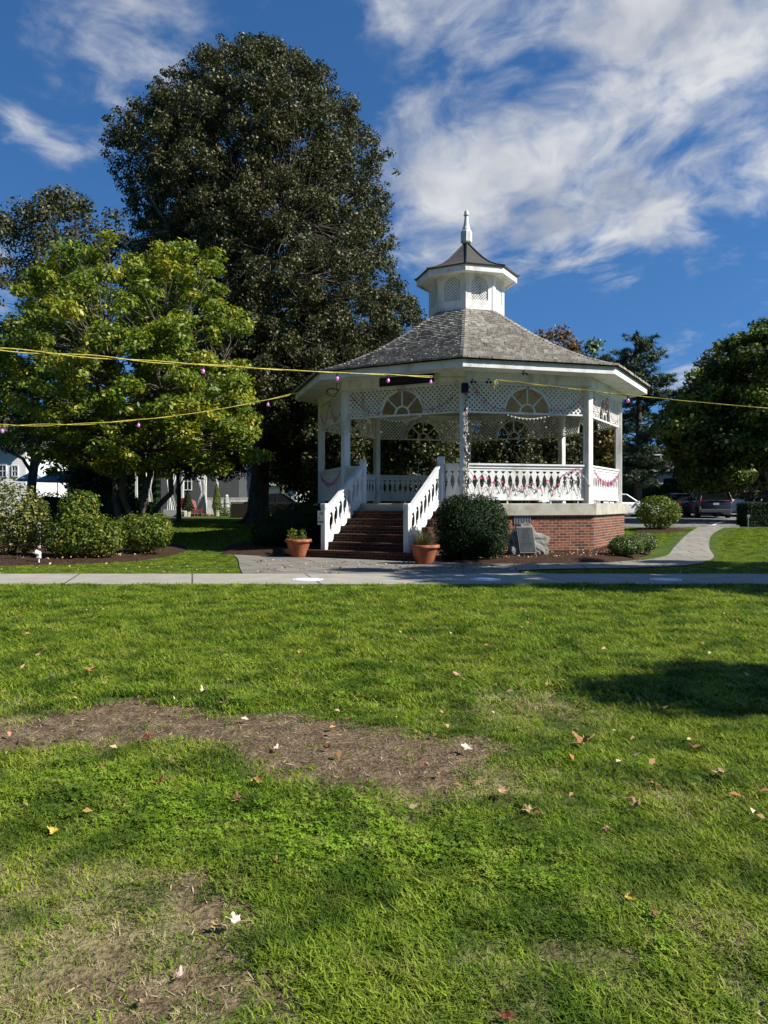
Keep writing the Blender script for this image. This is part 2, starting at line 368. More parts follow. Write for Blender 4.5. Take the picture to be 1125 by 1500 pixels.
def lawn_mat():
    m = mat('turf', rough=.95, spec=.1); t = NT(m)
    A = t.attr('bare').outputs['Fac']; S = t.attr('straw').outputs['Fac']
    n = t.noise(t.pos(), 1.3, 6); nf = t.noise(t.pos(), 45, 5); nm = t.noise(t.pos(), 9, 6)
    gr = t.ramp(nf, [(.3, (.016, .035, .005)), (.5, (.05, .09, .012)), (.7, (.11, .16, .03))])
    gr = t.mix(t.ramp(n, [(.4, (0, 0, 0)), (.65, (.55, .55, .55))]), gr, (.11, .135, .03))
    st = t.ramp(nf, [(.3, (.13, .10, .05)), (.7, (.40, .33, .17))])
    so_ = t.ramp(t.mix(.5, nm, nf), [(.36, (.065, .043, .026)), (.5, (.145, .102, .063)), (.62, (.25, .185, .115))])
    flk = t.ramp(t.noise(t.pos((1, 2.5, 1)), 60, 3), [(.62, (0, 0, 0)), (.70, (1, 1, 1))])
    so_ = t.mix(t.math('MULTIPLY', flk, .7), so_, (.30, .24, .14))
    c = t.mix(t.math('MULTIPLY', S, .75), gr, st); c = t.mix(A, c, so_); t.base(c)
    t.bump(t.math('ADD', nf, t.math('MULTIPLY', nm, 1.)), .9, .03); return m
ground = np_mesh('ground', np.stack([gx.ravel(), gy.ravel(), gz.ravel()], 1), q, [lawn_mat()], smooth=True); tag(ground, kind='structure')
for nm_, ar in (('bare', mb_), ('straw', ms_ * (gy < 12.5))):
    at = ground.data.attributes.new(nm_, 'FLOAT', 'POINT'); at.data.foreach_set('value', ar.ravel().astype(np.float32))
def gz_at(x, y):
    """height of the ground sheet with its small unevenness"""
    x = np.asarray(x, float); y = np.asarray(y, float); b = masks(x, np.maximum(y, .5))[0]
    nr = np.clip((13 - y) / 2, 0, 1) * np.clip((y + 2) / 2, 0, 1) * np.clip((9 - abs(x)) / 2, 0, 1)
    return np.interp(y, _TY, _TZ) + nr * ((fbm(x * 1.1, y * 1.1) - .5) * .05 + (fbm(x * 6, y * 6) - .5) * .018 - .012 * b)

# ---------------------------------------------------------------- paths
def path_mat(name, c0, c1, joint, rx, ry, rot, ms=.012):
    m = mat(name, rough=.9, spec=.2); t = NT(m)
    g = t.n('ShaderNodeNewGeometry'); mp = t.n('ShaderNodeMapping'); t.set(mp.inputs[0], g.outputs['Position']); mp.inputs['Rotation'].default_value = (0, 0, rot)
    b = t.n('ShaderNodeTexBrick', offset=.0 if ry > 5 else .5); t.set(b.inputs['Vector'], mp.outputs[0])
    for k, v in (('Scale', 1), ('Mortar Size', ms), ('Brick Width', rx), ('Row Height', ry), ('Mortar Smooth', .3)): b.inputs[k].default_value = v
    b.inputs['Color1'].default_value = (*c0, 1); b.inputs['Color2'].default_value = (*c1, 1); b.inputs['Mortar'].default_value = (*joint, 1)
    n = t.noise(t.pos(), 2.2, 7); c = t.mix(t.ramp(n, [(.35, (.0, .0, .0)), (.7, (.6, .6, .6))]), b.outputs[0], tuple(.62 * x for x in c0))
    c = t.mix(t.ramp(t.noise(t.pos(), 50, 4), [(.4, (0, 0, 0)), (.8, (.5, .5, .5))]), c, tuple(.55 * x for x in c0))
    t.base(c); t.bump(t.math('SUBTRACT', t.noise(t.pos(), 30, 4), t.math('MULTIPLY', b.outputs['Fac'], 2.)), .4, .01); return m
def strip(name, L, Rr, m, off=.006, nx=6):
    """sheet between two edge lines, draped on the terrain"""
    vs = []; n = len(L)
    for a, b in zip(L, Rr):
        for k in range(nx + 1):
            x = a[0] + (b[0] - a[0]) * k / nx; y = a[1] + (b[1] - a[1]) * k / nx; vs.append((x, y, T(x, y) + off))
    q = [(i * (nx + 1) + k, i * (nx + 1) + k + 1, (i + 1) * (nx + 1) + k + 1, (i + 1) * (nx + 1) + k) for i in range(n - 1) for k in range(nx)]
    o = np_mesh(name, np.array(vs), np.array(q), [m]); return o
def resample(pts, n):
    pts = [Vector((p[0], p[1], 0)) for p in pts]; out = []
    for k in range(n):
        u = k / (n - 1) * (len(pts) - 1); i = min(int(u), len(pts) - 2); f = u - i
        p0 = pts[max(i - 1, 0)]; p1 = pts[i]; p2 = pts[i + 1]; p3 = pts[min(i + 2, len(pts) - 1)]
        out.append(.5 * ((2 * p1) + (p2 - p0) * f + (2 * p0 - 5 * p1 + 4 * p2 - p3) * f * f + (3 * p1 - p0 - 3 * p2 + p3) * f ** 3))
    return out
SW0, SW1 = 12.6, 14.45
mside = path_mat('sidewalk_concrete', (.40, .37, .31), (.36, .335, .28), (.02, .02, .017), 2.05, 30, R(-14), .018)
sw = MB(); sw.box(-60, 60, SW0, SW1, -.3, .025)
sw.build('sidewalk', mside)['kind'] = 'structure'
mflag = path_mat('bluestone', (.27, .25, .215), (.20, .19, .165), (.03, .028, .022), 1.15, .82, R(-30), .022)
Lp = [(-2.75, 14.452), (-3.2, 16.4), (-3.7, 18.6), (-4.0, 19.6), (-4.2, 20.4)]
# plaza in front of the steps
Lp = resample([(-2.65, SW1 + .004), (-3.0, 16.0), (-3.45, 18.2), (-3.9, 19.9)], 14)
Rp = resample([(2.55, SW1 + .004), (2.6, 15.6), (1.9, 17.2), (.3, 19.9)], 14)
strip('stone_path', Lp, Rp, mflag, .018, 10)['kind'] = 'structure'
# curving walk round to the parking lot
La = resample([(1.9, 16.8), (3.0, 16.9), (4.4, 17.1), (5.9, 17.9), (7.1, 19.4), (8.3, 22.0), (10.6, 27.0), (13.0, 31.8)], 40)
Ra = resample([(2.5, 15.1), (3.4, 15.55), (5.2, 15.9), (6.7, 16.7), (8.1, 18.9), (9.3, 22.0), (11.5, 27.0), (14.1, 31.8)], 40)
mflag2 = path_mat('bluestone_walk', (.33, .305, .255), (.25, .235, .20), (.045, .04, .03), .95, .7, R(8), .022)
strip('footpath', La, Ra, mflag2, .022, 5)['kind'] = 'structure'
# parking lot
asph = m_noise('asphalt', [(.3, (.14, .138, .13)), (.6, (.20, .197, .185)), (.8, (.17, .165, .155))], 3, .9, .2, .4, .006)
strip('parking_lot', [(9, y) for y in (31.8, 36, 40, 44, 48, 54, 60, 66)], [(60, y) for y in (31.8, 36, 40, 44, 48, 54, 60, 66)], asph, .012, 4)['kind'] = 'structure'
def line_strip(p, q, wd, name, m, off):
    p = Vector((*p, 0)); q = Vector((*q, 0)); d = (q - p).normalized(); nn = Vector((-d.y, d.x, 0)) * wd / 2
    ps = [p.lerp(q, k / 8) for k in range(9)]
    o = strip(name, [a + nn for a in ps], [a - nn for a in ps], m, off, 1); o['kind'] = 'structure'
line_strip(tuple(G(1040, 771.5)[:2]), tuple(G(1063, 762.5)[:2]), .12, 'parking_line', mat('road_marking', (.75, .74, .70), .8), .02)
line_strip(tuple(G(1165, 771.5)[:2]), tuple(G(1172, 762.5)[:2]), .12, 'parking_line', bpy.data.materials['road_marking'], .02)
kb = MB(); kb.box(9, 14.6, 31.6, 31.8, .2, .44); kb.build('kerb', M['concrete'])['kind'] = 'structure'

# ---------------------------------------------------------------- mulch beds
mmulch = mat('mulch', rough=.95, spec=.1); t = NT(mmulch)
t.base(t.ramp(t.noise(t.pos((1, 1.6, 1)), 22, 7, .7), [(.32, (.016, .009, .006)), (.5, (.06, .034, .022)), (.62, (.11, .065, .042)), (.75, (.2, .14, .09))])); t.bump(t.noise(t.pos(), 40, 6), 1., .05)
def bed(name, poly, bump):
    poly = resample(poly + [poly[0]], 90)[:-1]; c = sum(poly, Vector()) / len(poly); vs = []; rings = 9
    for r in range(rings + 1):
        f = 1 - r / rings; e = .004 if r == 0 else .02 + bump * math.sin(min(1, r / 4) * PI / 2)
        for p in poly:
            qv = c + (p - c) * max(f, .001) * (1 + (0 if r else .01 * random.uniform(-1, 1))); vs.append((qv.x, qv.y, T(qv.x, qv.y) + e - (.02 if r == 0 else 0) + (random.uniform(-.012, .012) if r else 0)))
    n = len(poly); qd = [(r * n + k, r * n + (k + 1) % n, (r + 1) * n + (k + 1) % n, (r + 1) * n + k) for r in range(rings) for k in range(n)]
    o = np_mesh(name, np.array(vs), np.array(qd), [mmulch], smooth=True); o['kind'] = 'structure'; return o
bed('mulch_bed', [(1.3, 17.0), (2.6, 16.92), (4.2, 17.05), (5.5, 17.8), (6.65, 19.4), (7.2, 20.6), (7.5, 22.3), (6, 23), (2.5, 22.5), (.9, 19)], .1)
bed('mulch_bed', [(-12, 16.6), (-9, 16.45), (-7.3, 16.7), (-5.9, 17.6), (-5.3, 19.6), (-5.5, 22), (-7, 24), (-12, 24), (-15, 21), (-15, 18)], .1)
bed('mulch_bed', [tuple(GX(925, 28.5)[:2]), tuple(GX(962, 27.8)[:2]), tuple(GX(1003, 28.6)[:2]), tuple(GX(1008, 30.4)[:2]), tuple(GX(960, 31.0)[:2]), tuple(GX(920, 30.4)[:2])], .06)
bed('mulch_bed', [(-4.3, 19.9), (-2.9, 19.2), (-1.9, 19.5), (-1.2, 21), (-1.3, 25), (-3, 26), (-4.6, 23)], .08)

# ---------------------------------------------------------------- turf as stuff: tufts scattered on the ground
def tuft_mesh(name, m, nb, h0, h1, wd, spread, lean, rng, kind='grass'):
    vs = []; q = []
    for b in range(nb):
        a = rng.uniform(0, 2 * PI); px, py = rng.normal(0, spread, 2); h = rng.uniform(h0, h1); ln = rng.uniform(.15, 1) * lean * h
        ww = wd * rng.uniform(.7, 1.3) * .5; dx, dy = math.cos(a), math.sin(a); ox, oy = -dy * ww, dx * ww; k = len(vs)
        for u, wv_ in ((0, 1), (.5, .85), (1, .12)):
            cx_, cy_, cz_ = px + dx * ln * u * u, py + dy * ln * u * u, h * (u - .18 * u * u * lean)
            vs += [(cx_ - ox * wv_, cy_ - oy * wv_, cz_), (cx_ + ox * wv_, cy_ + oy * wv_, cz_)]
        q += [(k, k + 1, k + 3, k + 2), (k + 2, k + 3, k + 5, k + 4)]
    me = bpy.data.meshes.new(name); me.from_pydata(vs, [], q); me.materials.append(m); o = bpy.data.objects.new(name, me); return o
def clover_mesh(name, m, nb, rng):
    vs = []; q = []
    for b in range(nb):
        px, py = rng.normal(0, .024, 2); h = rng.uniform(.012, .036); a0 = rng.uniform(0, 2 * PI); r = rng.uniform(.0045, .0078)
        tx, ty = rng.normal(0, .3, 2)
        for l in range(3):
            a = a0 + l * 2.094; k = len(vs)
            for rr, aa in ((0, 0), (.9, -.62), (1.5, -.3), (1.42, 0), (1.5, .3), (.9, .62)):
                x = px + r * rr * math.cos(a + aa); y = py + r * rr * math.sin(a + aa); vs.append((x, y, h + (x - px) * tx + (y - py) * ty))
            q += [(k, k + 1, k + 2, k + 3), (k, k + 3, k + 4, k + 5)]
    me = bpy.data.meshes.new(name); me.from_pydata(vs, [], q); me.materials.append(m); return bpy.data.objects.new(name, me)
def blade_mat(name, stops, alt, trans=.3, rough=.45):
    m = mat(name, rough=rough + .1, spec=.2); t = NT(m)
    oi = t.n('ShaderNodeObjectInfo'); gi = t.n('ShaderNodeNewGeometry')
    f = t.math('ADD', t.math('MULTIPLY', oi.outputs['Random'], .6), t.math('MULTIPLY', gi.outputs['Random Per Island'], .4)); c = t.ramp(f, stops)
    n = t.noise(t.pos(), .9, 5); c = t.mix(t.ramp(n, [(.42, (0, 0, 0)), (.62, (.75, .75, .75))]), c, t.ramp(f, alt)); n2 = t.noise(t.pos(), 7, 4); c = t.mix(t.ramp(n2, [(.5, (0, 0, 0)), (.72, (.55, .55, .55))]), c, (.30, .27, .08)); n3 = t.noise(t.pos(), 3.1, 3); c = t.mix(t.ramp(n3, [(.38, (.75, .75, .75)), (.54, (0, 0, 0))]), c, (.04, .09, .008)); t.base(c)
    tr = t.n('ShaderNodeBsdfTranslucent'); t.set(tr.inputs[0], t.mix(1., c, (1.5, 1.5, .7), 'MULTIPLY')); mx = t.n('ShaderNodeMixShader'); mx.inputs[0].default_value = trans
    t.set(mx.inputs[1], t.b.outputs[0]); t.set(mx.inputs[2], tr.outputs[0]); t.set(t.t.nodes['Material Output'].inputs[0], mx.outputs[0]); return m
mg = blade_mat('grass_blade', [(0, (.04, .09, .008)), (.5, (.15, .25, .016)), (1, (.36, .43, .05))], [(0, (.10, .15, .012)), (.5, (.24, .31, .022)), (1, (.42, .45, .08))])
mst = blade_mat('straw_blade', [(0, (.24, .19, .08)), (.5, (.42, .36, .18)), (1, (.60, .54, .32))], [(0, (.10, .14, .03)), (.6, (.28, .26, .10)), (1, (.45, .40, .22))], .2, .6)
mcl = blade_mat('clover_leaf', [(0, (.08, .17, .010)), (.6, (.20, .34, .02)), (1, (.36, .48, .05))], [(0, (.12, .20, .012)), (1, (.30, .40, .05))], .3)
rg = random.Random(3)
class RW:
    def uniform(s, a, b): return rg.uniform(a, b)
    def normal(s, a, b, n): return [rg.gauss(a, b) for _ in range(n)]
rw = RW(); tufts = []
for k in range(4): tufts.append(tuft_mesh('grass_tuft', mg, 14, .014, .046, .0058, .026, 1.4, rw))
for k in range(3): tufts.append(tuft_mesh('straw_tuft', mst, 14, .010, .034, .0036, .026, 2.0, rw))
for k in range(3): tufts.append(clover_mesh('clover_tuft', mcl, 14, rw))
for k in range(2): tufts.append(tuft_mesh('broad_tuft', mg, 26, .02, .055, .008, .05, 1.1, rw))
tcol = bpy.data.collections.new('turf_sources')
for k, o in enumerate(tufts): o.name = 'turf_source_%02d' % k; tcol.objects.link(o)
def scatter(name, pts, idx, scl, label, cat):
    me = bpy.data.meshes.new(name); me.vertices.add(len(pts)); me.vertices.foreach_set('co', pts.astype(np.float32).ravel())
    for nm2, ty, ar in (('idx', 'INT', idx.astype(np.int32)), ('scl', 'FLOAT', scl.astype(np.float32)), ('rz', 'FLOAT', RNG.uniform(0, 6.28, len(pts)).astype(np.float32))):
        a = me.attributes.new(nm2, ty, 'POINT'); a.data.foreach_set('value', ar)
    o = bpy.data.objects.new(name, me); C.objects.link(o); tag(o, label, cat, kind='stuff')
    ng = bpy.data.node_groups.new(name, 'GeometryNodeTree'); ng.interface.new_socket('Geometry', in_out='INPUT', socket_type='NodeSocketGeometry'); ng.interface.new_socket('Geometry', in_out='OUTPUT', socket_type='NodeSocketGeometry')
    N = ng.nodes.new; gi = N('NodeGroupInput'); go = N('NodeGroupOutput'); iop = N('GeometryNodeInstanceOnPoints'); ci = N('GeometryNodeCollectionInfo')
    ci.inputs[0].default_value = tcol; ci.inputs['Separate Children'].default_value = True; ci.inputs['Reset Children'].default_value = True
    def na(n2, ty):
        a = N('GeometryNodeInputNamedAttribute'); a.data_type = ty; a.inputs[0].default_value = n2; return a.outputs[0]
    L = ng.links.new; L(gi.outputs[0], iop.inputs['Points']); L(ci.outputs[0], iop.inputs['Instance']); iop.inputs['Pick Instance'].default_value = True
    L(na('idx', 'INT'), iop.inputs['Instance Index']); cb = N('ShaderNodeCombineXYZ'); L(na('rz', 'FLOAT'), cb.inputs[2]); L(cb.outputs[0], iop.inputs['Rotation'])
    L(na('scl', 'FLOAT'), iop.inputs['Scale']); L(iop.outputs[0], go.inputs[0])
    md = o.modifiers.new('scatter', 'NODES'); md.node_group = ng; return o
def zone(y0, y1, dens, margin=1.2, s=1.):
    """random points in the part of the lawn the frame takes in"""
    area = (y1 - y0) * 2 * (y1 * .5 + margin); n = int(area * dens); y = RNG.uniform(y0, y1, n); x = RNG.uniform(-1, 1, n) * (y1 * .5 + margin)
    k = abs(x) < y * .5 + margin; return x[k], y[k], np.full(k.sum(), s)
Q = float(globals().get('TURF_Q', 1))
Z_ = [zone(1.6, 3.2, 2700 * Q, .6, .66), zone(3.2, 5, 1750 * Q, .8, .8), zone(5, 7.5, 850 * Q, 1., 1.15), zone(7.5, 10.2, 520 * Q, 1., 1.35), zone(10.2, SW0, 420 * Q, 1.2, 1.5)]
x = np.concatenate([a[0] for a in Z_]); y = np.concatenate([a[1] for a in Z_]); s_ = np.concatenate([a[2] for a in Z_])
jx = RNG.normal(0, .055, len(x)); b, st, cl = masks(x + jx, y + RNG.normal(0, .10, len(x))); r1 = RNG.random(len(x)); r2 = RNG.random(len(x))
clump = fbm(x * 7 + 3, y * 7, 3)
keep = (r1 > b * (.97 - .25 * (fbm(x * 9, y * 9) > .60))) & ((clump > .36) | (r2 < .35)) & ((fbm(x * 2.3 + 5, y * 2.3 + 5, 3) > .33) | (r2 < .6)) & ((y < SW0 - .03) | (r2 < .3))
x, y, s_, st, cl = x[keep], y[keep], s_[keep], st[keep], cl[keep]; b = b[keep]
r = RNG.random(len(x)); kind = RNG.integers(0, 4, len(x))
isst = RNG.random(len(x)) < np.maximum(st * .72, b * .6); iscl = (~isst) & (RNG.random(len(x)) < cl * .42 * (y < 9)); kind[isst] = RNG.integers(4, 7, isst.sum()); kind[iscl] = RNG.integers(7, 10, iscl.sum())
hs_ = .35 + .7 * fbm(x * 1.6 + 8, y * 1.6) + .75 * clump[keep]; s_ = s_ * hs_ * RNG.uniform(.7, 1.3, len(x)); s_[iscl] *= 1.25; s_[b > .4] *= .6
z = gz_at(x, y) - .003
scatter('lawn_grass', np.stack([x, y, z], 1), kind, s_, 'short green lawn with clover and dry straw patches', 'grass')
# strips behind the sidewalk
def polypts(poly, n):
    a = np.array([tuple(p[:2]) for p in poly]); lo, hi = a.min(0), a.max(0); p = RNG.uniform(lo, hi, (n, 2)); k = inpoly(p[:, 0], p[:, 1], [tuple(v) for v in a]); return p[k]
areas = [([(-14, SW1), (-2.7, SW1), (-3.1, 16.2), (-3.9, 19.9), (-5.2, 20.4), (-5.6, 17.6), (-7.3, 16.6), (-9, 16.35), (-14, 16.4)], 9000),
         ([(2.7, SW1), (14, SW1), (16, 31), (14.2, 31), (11.8, 27), (9.6, 22.2), (8.3, 18.9), (6.7, 16.5), (5.2, 15.8), (3.4, 15.45), (2.5, 15.0)], 16000),
         ([(7.3, 20.8), (7.8, 22), (10.2, 27), (12.8, 31.5), (6, 31.5), (7.5, 24), (7.9, 22.8)], 5000),
         ([(-5.3, 19.6), (-4, 19.9), (-4.6, 23), (-4, 27), (0, 33), (0, 40), (-14, 40), (-14, 24.5), (-7, 24.3), (-5.4, 22)], 9000)]
pp = np.concatenate([polypts(a, int(n * max(Q, .3))) for a, n in areas]); pz = np.interp(pp[:, 1], _TY, _TZ)
sc2 = .55 + .05 * (pp[:, 1] - 14) ; sc2 = np.clip(sc2, .55, 1.3) * RNG.uniform(.7, 1.3, len(pp))
scatter('lawn_grass', np.column_stack([pp, pz]), RNG.integers(10, 12, len(pp)), sc2, 'green grass strips behind the sidewalk and round the gazebo', 'grass')
# ================================================================ the gazebo
GC = Vector((2.57, 24.0, 0)); A0 = R(-7); DK = 1.34
def dirv(a): return Vector((math.sin(a), -math.cos(a), 0))
def corner(k, r, z=0.): return GC + dirv(A0 + k * PI / 4) * r + Vector((0, 0, z))
def octring(r, z, c=GC): return [tuple(c + dirv(A0 + k * PI / 4) * r + Vector((0, 0, z))) for k in range(8)]
# faces: k joins corner k and k+1; face 7 carries the steps (front left), face 0 is front right
def face_frame(k, r, z0=0.):
    """origin at mid of the chord, x to the right seen from outside, y outward"""
    a = A0 + (k + .5) * PI / 4; n = dirv(a); tx = Vector((-n.y, n.x, 0)); o = GC + n * (r * math.cos(PI / 8)) + Vector((0, 0, z0)); return frame(o, tx, n)
gz = empty('gazebo', (0, 0, 0), 0, 'white octagonal bandstand gazebo with shingled roof, cupola and brick base', 'gazebo')
gz.location = GC
GCX = lambda v: v - GC
class GB(MB):
    """mesh builder in the gazebo's own coordinates"""
    def build(s, *a, **k):
        s.v = [(x - GC.x, y - GC.y, z) for x, y, z in s.v]; return MB.build(s, *a, **k)
def oct_tube(mb, prof):
    mb.loft([octring(r, z) for r, z in prof], False, False)
b = GB(); b.loft([octring(4.78, 0.), octring(4.78, 1.035)]); b.build('brick_base', M['brick'], gz, uv=True)
b = GB(); b.loft([octring(4.87, 1.04), octring(4.87, 1.325), octring(4.855, DK)]); b.build('deck_slab', M['concrete'], gz)
b = GB(); b.loft([octring(4.44, DK + .002), octring(4.44, DK + .008)]); b.build('added_dark_floor', m_noise('bounce_cut_grey', [(.3, (.07, .072, .075)), (.7, (.13, .132, .135))], 3, .6, .3, .1), gz)  # dark top layer added to cut light bounced up under the roof
# crawl space vent
v_ = GB(face_frame(0, 4.78)); v_.box(-.47, .03, .0, .012, .80, 1.035)
v_.cur = 1
for i in range(11): v_.box(-.46 + i * .045, -.442 + i * .045, .012, .026, .81, 1.03)
v_.build('vent', [M['black'], M['grey_metal']], gz)
# posts
PW = .095
for k in range(8):
    a = A0 + k * PI / 4; n = dirv(a); tx = Vector((-n.y, n.x, 0)); c = corner(k, 4.6)
    b = GB(frame(c, tx, n)); b.bbox(-PW, PW, -PW, PW, DK, 4.42, .01); b.bbox(-PW - .012, PW + .012, -PW - .012, PW + .012, DK, DK + .05, .008); b.build('post', M['white'], gz)
# boards with cut-outs: half width as a function of height
def bal_half(t, w):
    h = w * .5 - .002
    if .285 < t < .325: return h - .022 * (1 - abs(t - .305) / .02)
    if .335 < t < .775: return h - w * .30 * math.sin((t - .335) / .44 * PI) ** .8
    if .795 < t < .885:
        u = (t - .795) / .09; return h - w * (.30 * min(u * 1.15, 1))
    return h
TS = [0, .15, .283, .295, .305, .315, .327, .335, .35, .37, .40, .44, .48, .52, .555, .59, .63, .67, .71, .74, .76, .777, .793, .81, .84, .87, .884, .886, .92, .96, 1]
def boards(mb, x0, x1, z0, z1, w, th=.011, shear=0., y=0.):
    n = max(1, round((x1 - x0) / w)); w = (x1 - x0) / n
    for i in range(n):
        c = x0 + (i + .5) * w; vs = []; fs = []
        for t in TS:
            h = bal_half(t, w); z = z0 + t * (z1 - z0)
            for sx in (-1, 1):
                for sy in (-th, th): vs.append((c + sx * h, y + sy, z + (c + sx * h - x0) * shear))
        for r in range(len(TS) - 1):
            a_ = r * 4; fs += [(a_, a_ + 2, a_ + 6, a_ + 4), (a_ + 1, a_ + 5, a_ + 7, a_ + 3), (a_, a_ + 4, a_ + 5, a_ + 1), (a_ + 2, a_ + 3, a_ + 7, a_ + 6)]
        fs += [(0, 1, 3, 2), (len(vs) - 4, len(vs) - 2, len(vs) - 1, len(vs) - 3)]; mb.add(vs, fs)
def railing(k, x0, x1):
    X = face_frame(k, 4.6); pt = GB(X)
    pt.box(x0, x1, -.06, .06, DK + .975, DK + 1.02); pt.box(x0, x1, -.03, .03, DK + .90, DK + .973)
    rl = pt.build('railing', M['white'], gz)
    bp = GB(X); boards(bp, x0, x1, DK + .135, DK + .92, .19); o = bp.build('baluster_panel', M['white'], rl)
    bt = GB(X); bt.box(x0, x1, -.045, .045, DK + .085, DK + .133)
    for xx in (x0 + (x1 - x0) * .33, x0 + (x1 - x0) * .7): bt.box(xx - .02, xx + .02, -.02, .02, DK, DK + .085)
    bt.build('bottom_rail', M['white'], rl)
HALF = 4.6 * math.sin(PI / 8) - PW - .01
SW_ = 2.33
for k in range(8):
    if k == 7: railing(7, -HALF, -SW_ / 2 - .10); railing(7, SW_ / 2 + .10, HALF)
    else: railing(k, -HALF, HALF)
# lattice work
def lattice(mb, inside, x0, x1, z0, z1, sp, wd, th, y0):
    D = math.hypot(x1 - x0, z1 - z0); st = .012
    for layer, ang in ((0, PI / 4), (1, -PI / 4)):
        dx, dz = math.cos(ang), math.sin(ang); nx_, nz_ = -dz, dx; cx_, cz_ = (x0 + x1) / 2, (z0 + z1) / 2; n = int(D / sp / 1.2) + 2
        for i in range(-n, n + 1):
            px, pz = cx_ + nx_ * i * sp, cz_ + nz_ * i * sp; run = None; s_ = -D
            while s_ <= D + st:
                q = (px + dx * s_, pz + dz * s_); ok = x0 <= q[0] <= x1 and z0 <= q[1] <= z1 and inside(*q)
                if ok and run is None: run = s_
                if (not ok) and run is not None:
                    if s_ - run > .03:
                        e0, e1 = run, s_ - st; a_ = [(px + dx * e + nx_ * o * wd / 2, pz + dz * e + nz_ * o * wd / 2) for e, o in ((e0, -1), (e1, -1), (e1, 1), (e0, 1))]
                        mb.prism(a_, y0 + layer * th, y0 + (layer + 1) * th - .0006)
                    run = None
                s_ += st
def arc_band(mb, cx_, cz_, r0, r1, y0, y1, a0=0, a1=PI, n=20, sz=1.):
    for i in range(n):
        p, q = a0 + (a1 - a0) * i / n, a0 + (a1 - a0) * (i + 1) / n
        mb.prism([(cx_ + r0 * math.cos(p), cz_ + r0 * sz * math.sin(p)), (cx_ + r1 * math.cos(p), cz_ + r1 * sz * math.sin(p)), (cx_ + r1 * math.cos(q), cz_ + r1 * sz * math.sin(q)), (cx_ + r0 * math.cos(q), cz_ + r0 * sz * math.sin(q))], y0, y1)
VZ0, VZ1 = 3.69, 4.39
for k in range(8):
    X = face_frame(k, 4.6); f = GB(X); f.box(-HALF, HALF, -.03, .03, VZ0 - .045, VZ0); f.box(-HALF, HALF, -.03, .03, VZ1 - .02, VZ1 + .03)
    for sx in (-1, 1): f.box(sx * HALF - .02, sx * HALF + .02, -.026, .026, VZ0, VZ1 - .02)
    va_ = f.build('valance', M['white'], gz)
    L_ = GB(X); lattice(L_, lambda x, z: (x * x + (z - VZ0) ** 2) > .62 ** 2, -HALF, HALF, VZ0, VZ1 - .02, .090, .036, .007, -.006); L_.build('lattice', M['white_weathered'], va_)
    fw = GB(X); arc_band(fw, 0, VZ0, .615, .665, -.028, .024, n=28); arc_band(fw, 0, VZ0, .19, .23, -.02, .02, n=16)
    for a_ in (PI / 4, PI / 2, 3 * PI / 4):
        c_, s_ = math.cos(a_), math.sin(a_); n_ = (-s_ * .016, c_ * .016)
        fw.prism([(.225 * c_ - n_[0], VZ0 + .225 * s_ - n_[1]), (.62 * c_ - n_[0], VZ0 + .62 * s_ - n_[1]), (.62 * c_ + n_[0], VZ0 + .62 * s_ + n_[1]), (.225 * c_ + n_[0], VZ0 + .225 * s_ + n_[1])], -.015, .015)
    fw.build('fan_arch', M['white'], va_)
# header beam, ceiling, soffit, fascia
b = GB(); oct_tube(b, [(4.50, 4.425), (4.72, 4.425), (4.72, 4.70), (4.50, 4.70), (4.50, 4.425)]); b.build('header_beam', M['white_weathered'], gz)
b = GB(); oct_tube(b, [(4.72, 4.672), (5.40, 4.672), (5.40, 4.69), (4.72, 4.69)]); b.build('soffit', M['white_weathered'], gz)
ceil = white_paint('shaded_ceiling_paint', (.42, .39, .31), (.34, .31, .23))  # olive tone puts the shade under the roof into the ceiling colour
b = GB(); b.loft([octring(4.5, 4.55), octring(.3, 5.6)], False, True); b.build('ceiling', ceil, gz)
b = GB(); oct_tube(b, [(5.40, 4.655), (5.45, 4.655), (5.45, 4.845), (5.40, 4.845), (5.40, 4.655)]); b.build('fascia', M['white'], gz)
# shingled roof
PR = [(5.54, 4.865), (5.2, 4.955), (4.6, 5.17), (3.6, 5.62), (2.4, 6.30), (1.12, 7.13)]
def roof_pt(s):
    L = [0]
    for i in range(1, len(PR)): L.append(L[-1] + math.dist(PR[i - 1], PR[i]))
    s = s * L[-1]
    return float(np.interp(s, L, [p[0] for p in PR])), float(np.interp(s, L, [p[1] for p in PR])), L[-1]
msh = mat('cedar_shingle', rough=.9, spec=.15); t = NT(msh); g_ = t.n('ShaderNodeNewGeometry')
c_ = t.ramp(g_.outputs['Random Per Island'], [(0, (.22, .205, .175)), (.3, (.34, .32, .28)), (.6, (.43, .41, .36)), (.88, (.52, .50, .45)), (1, (.30, .245, .185))])
c_ = t.mix(t.ramp(t.noise(t.pos((1, 1, 1)), 1.6, 5), [(.4, (0, 0, 0)), (.65, (.5, .5, .5))]), c_, (.19, .16, .13)); c_ = t.mix(t.ramp(t.noise(t.pos(), 35, 5), [(.4, (0, 0, 0)), (.75, (.55, .55, .55))]), c_, (.10, .08, .065)); t.base(c_); t.bump(t.noise(t.pos(), 50, 3), .5, .01)
b = GB(); NC = 33
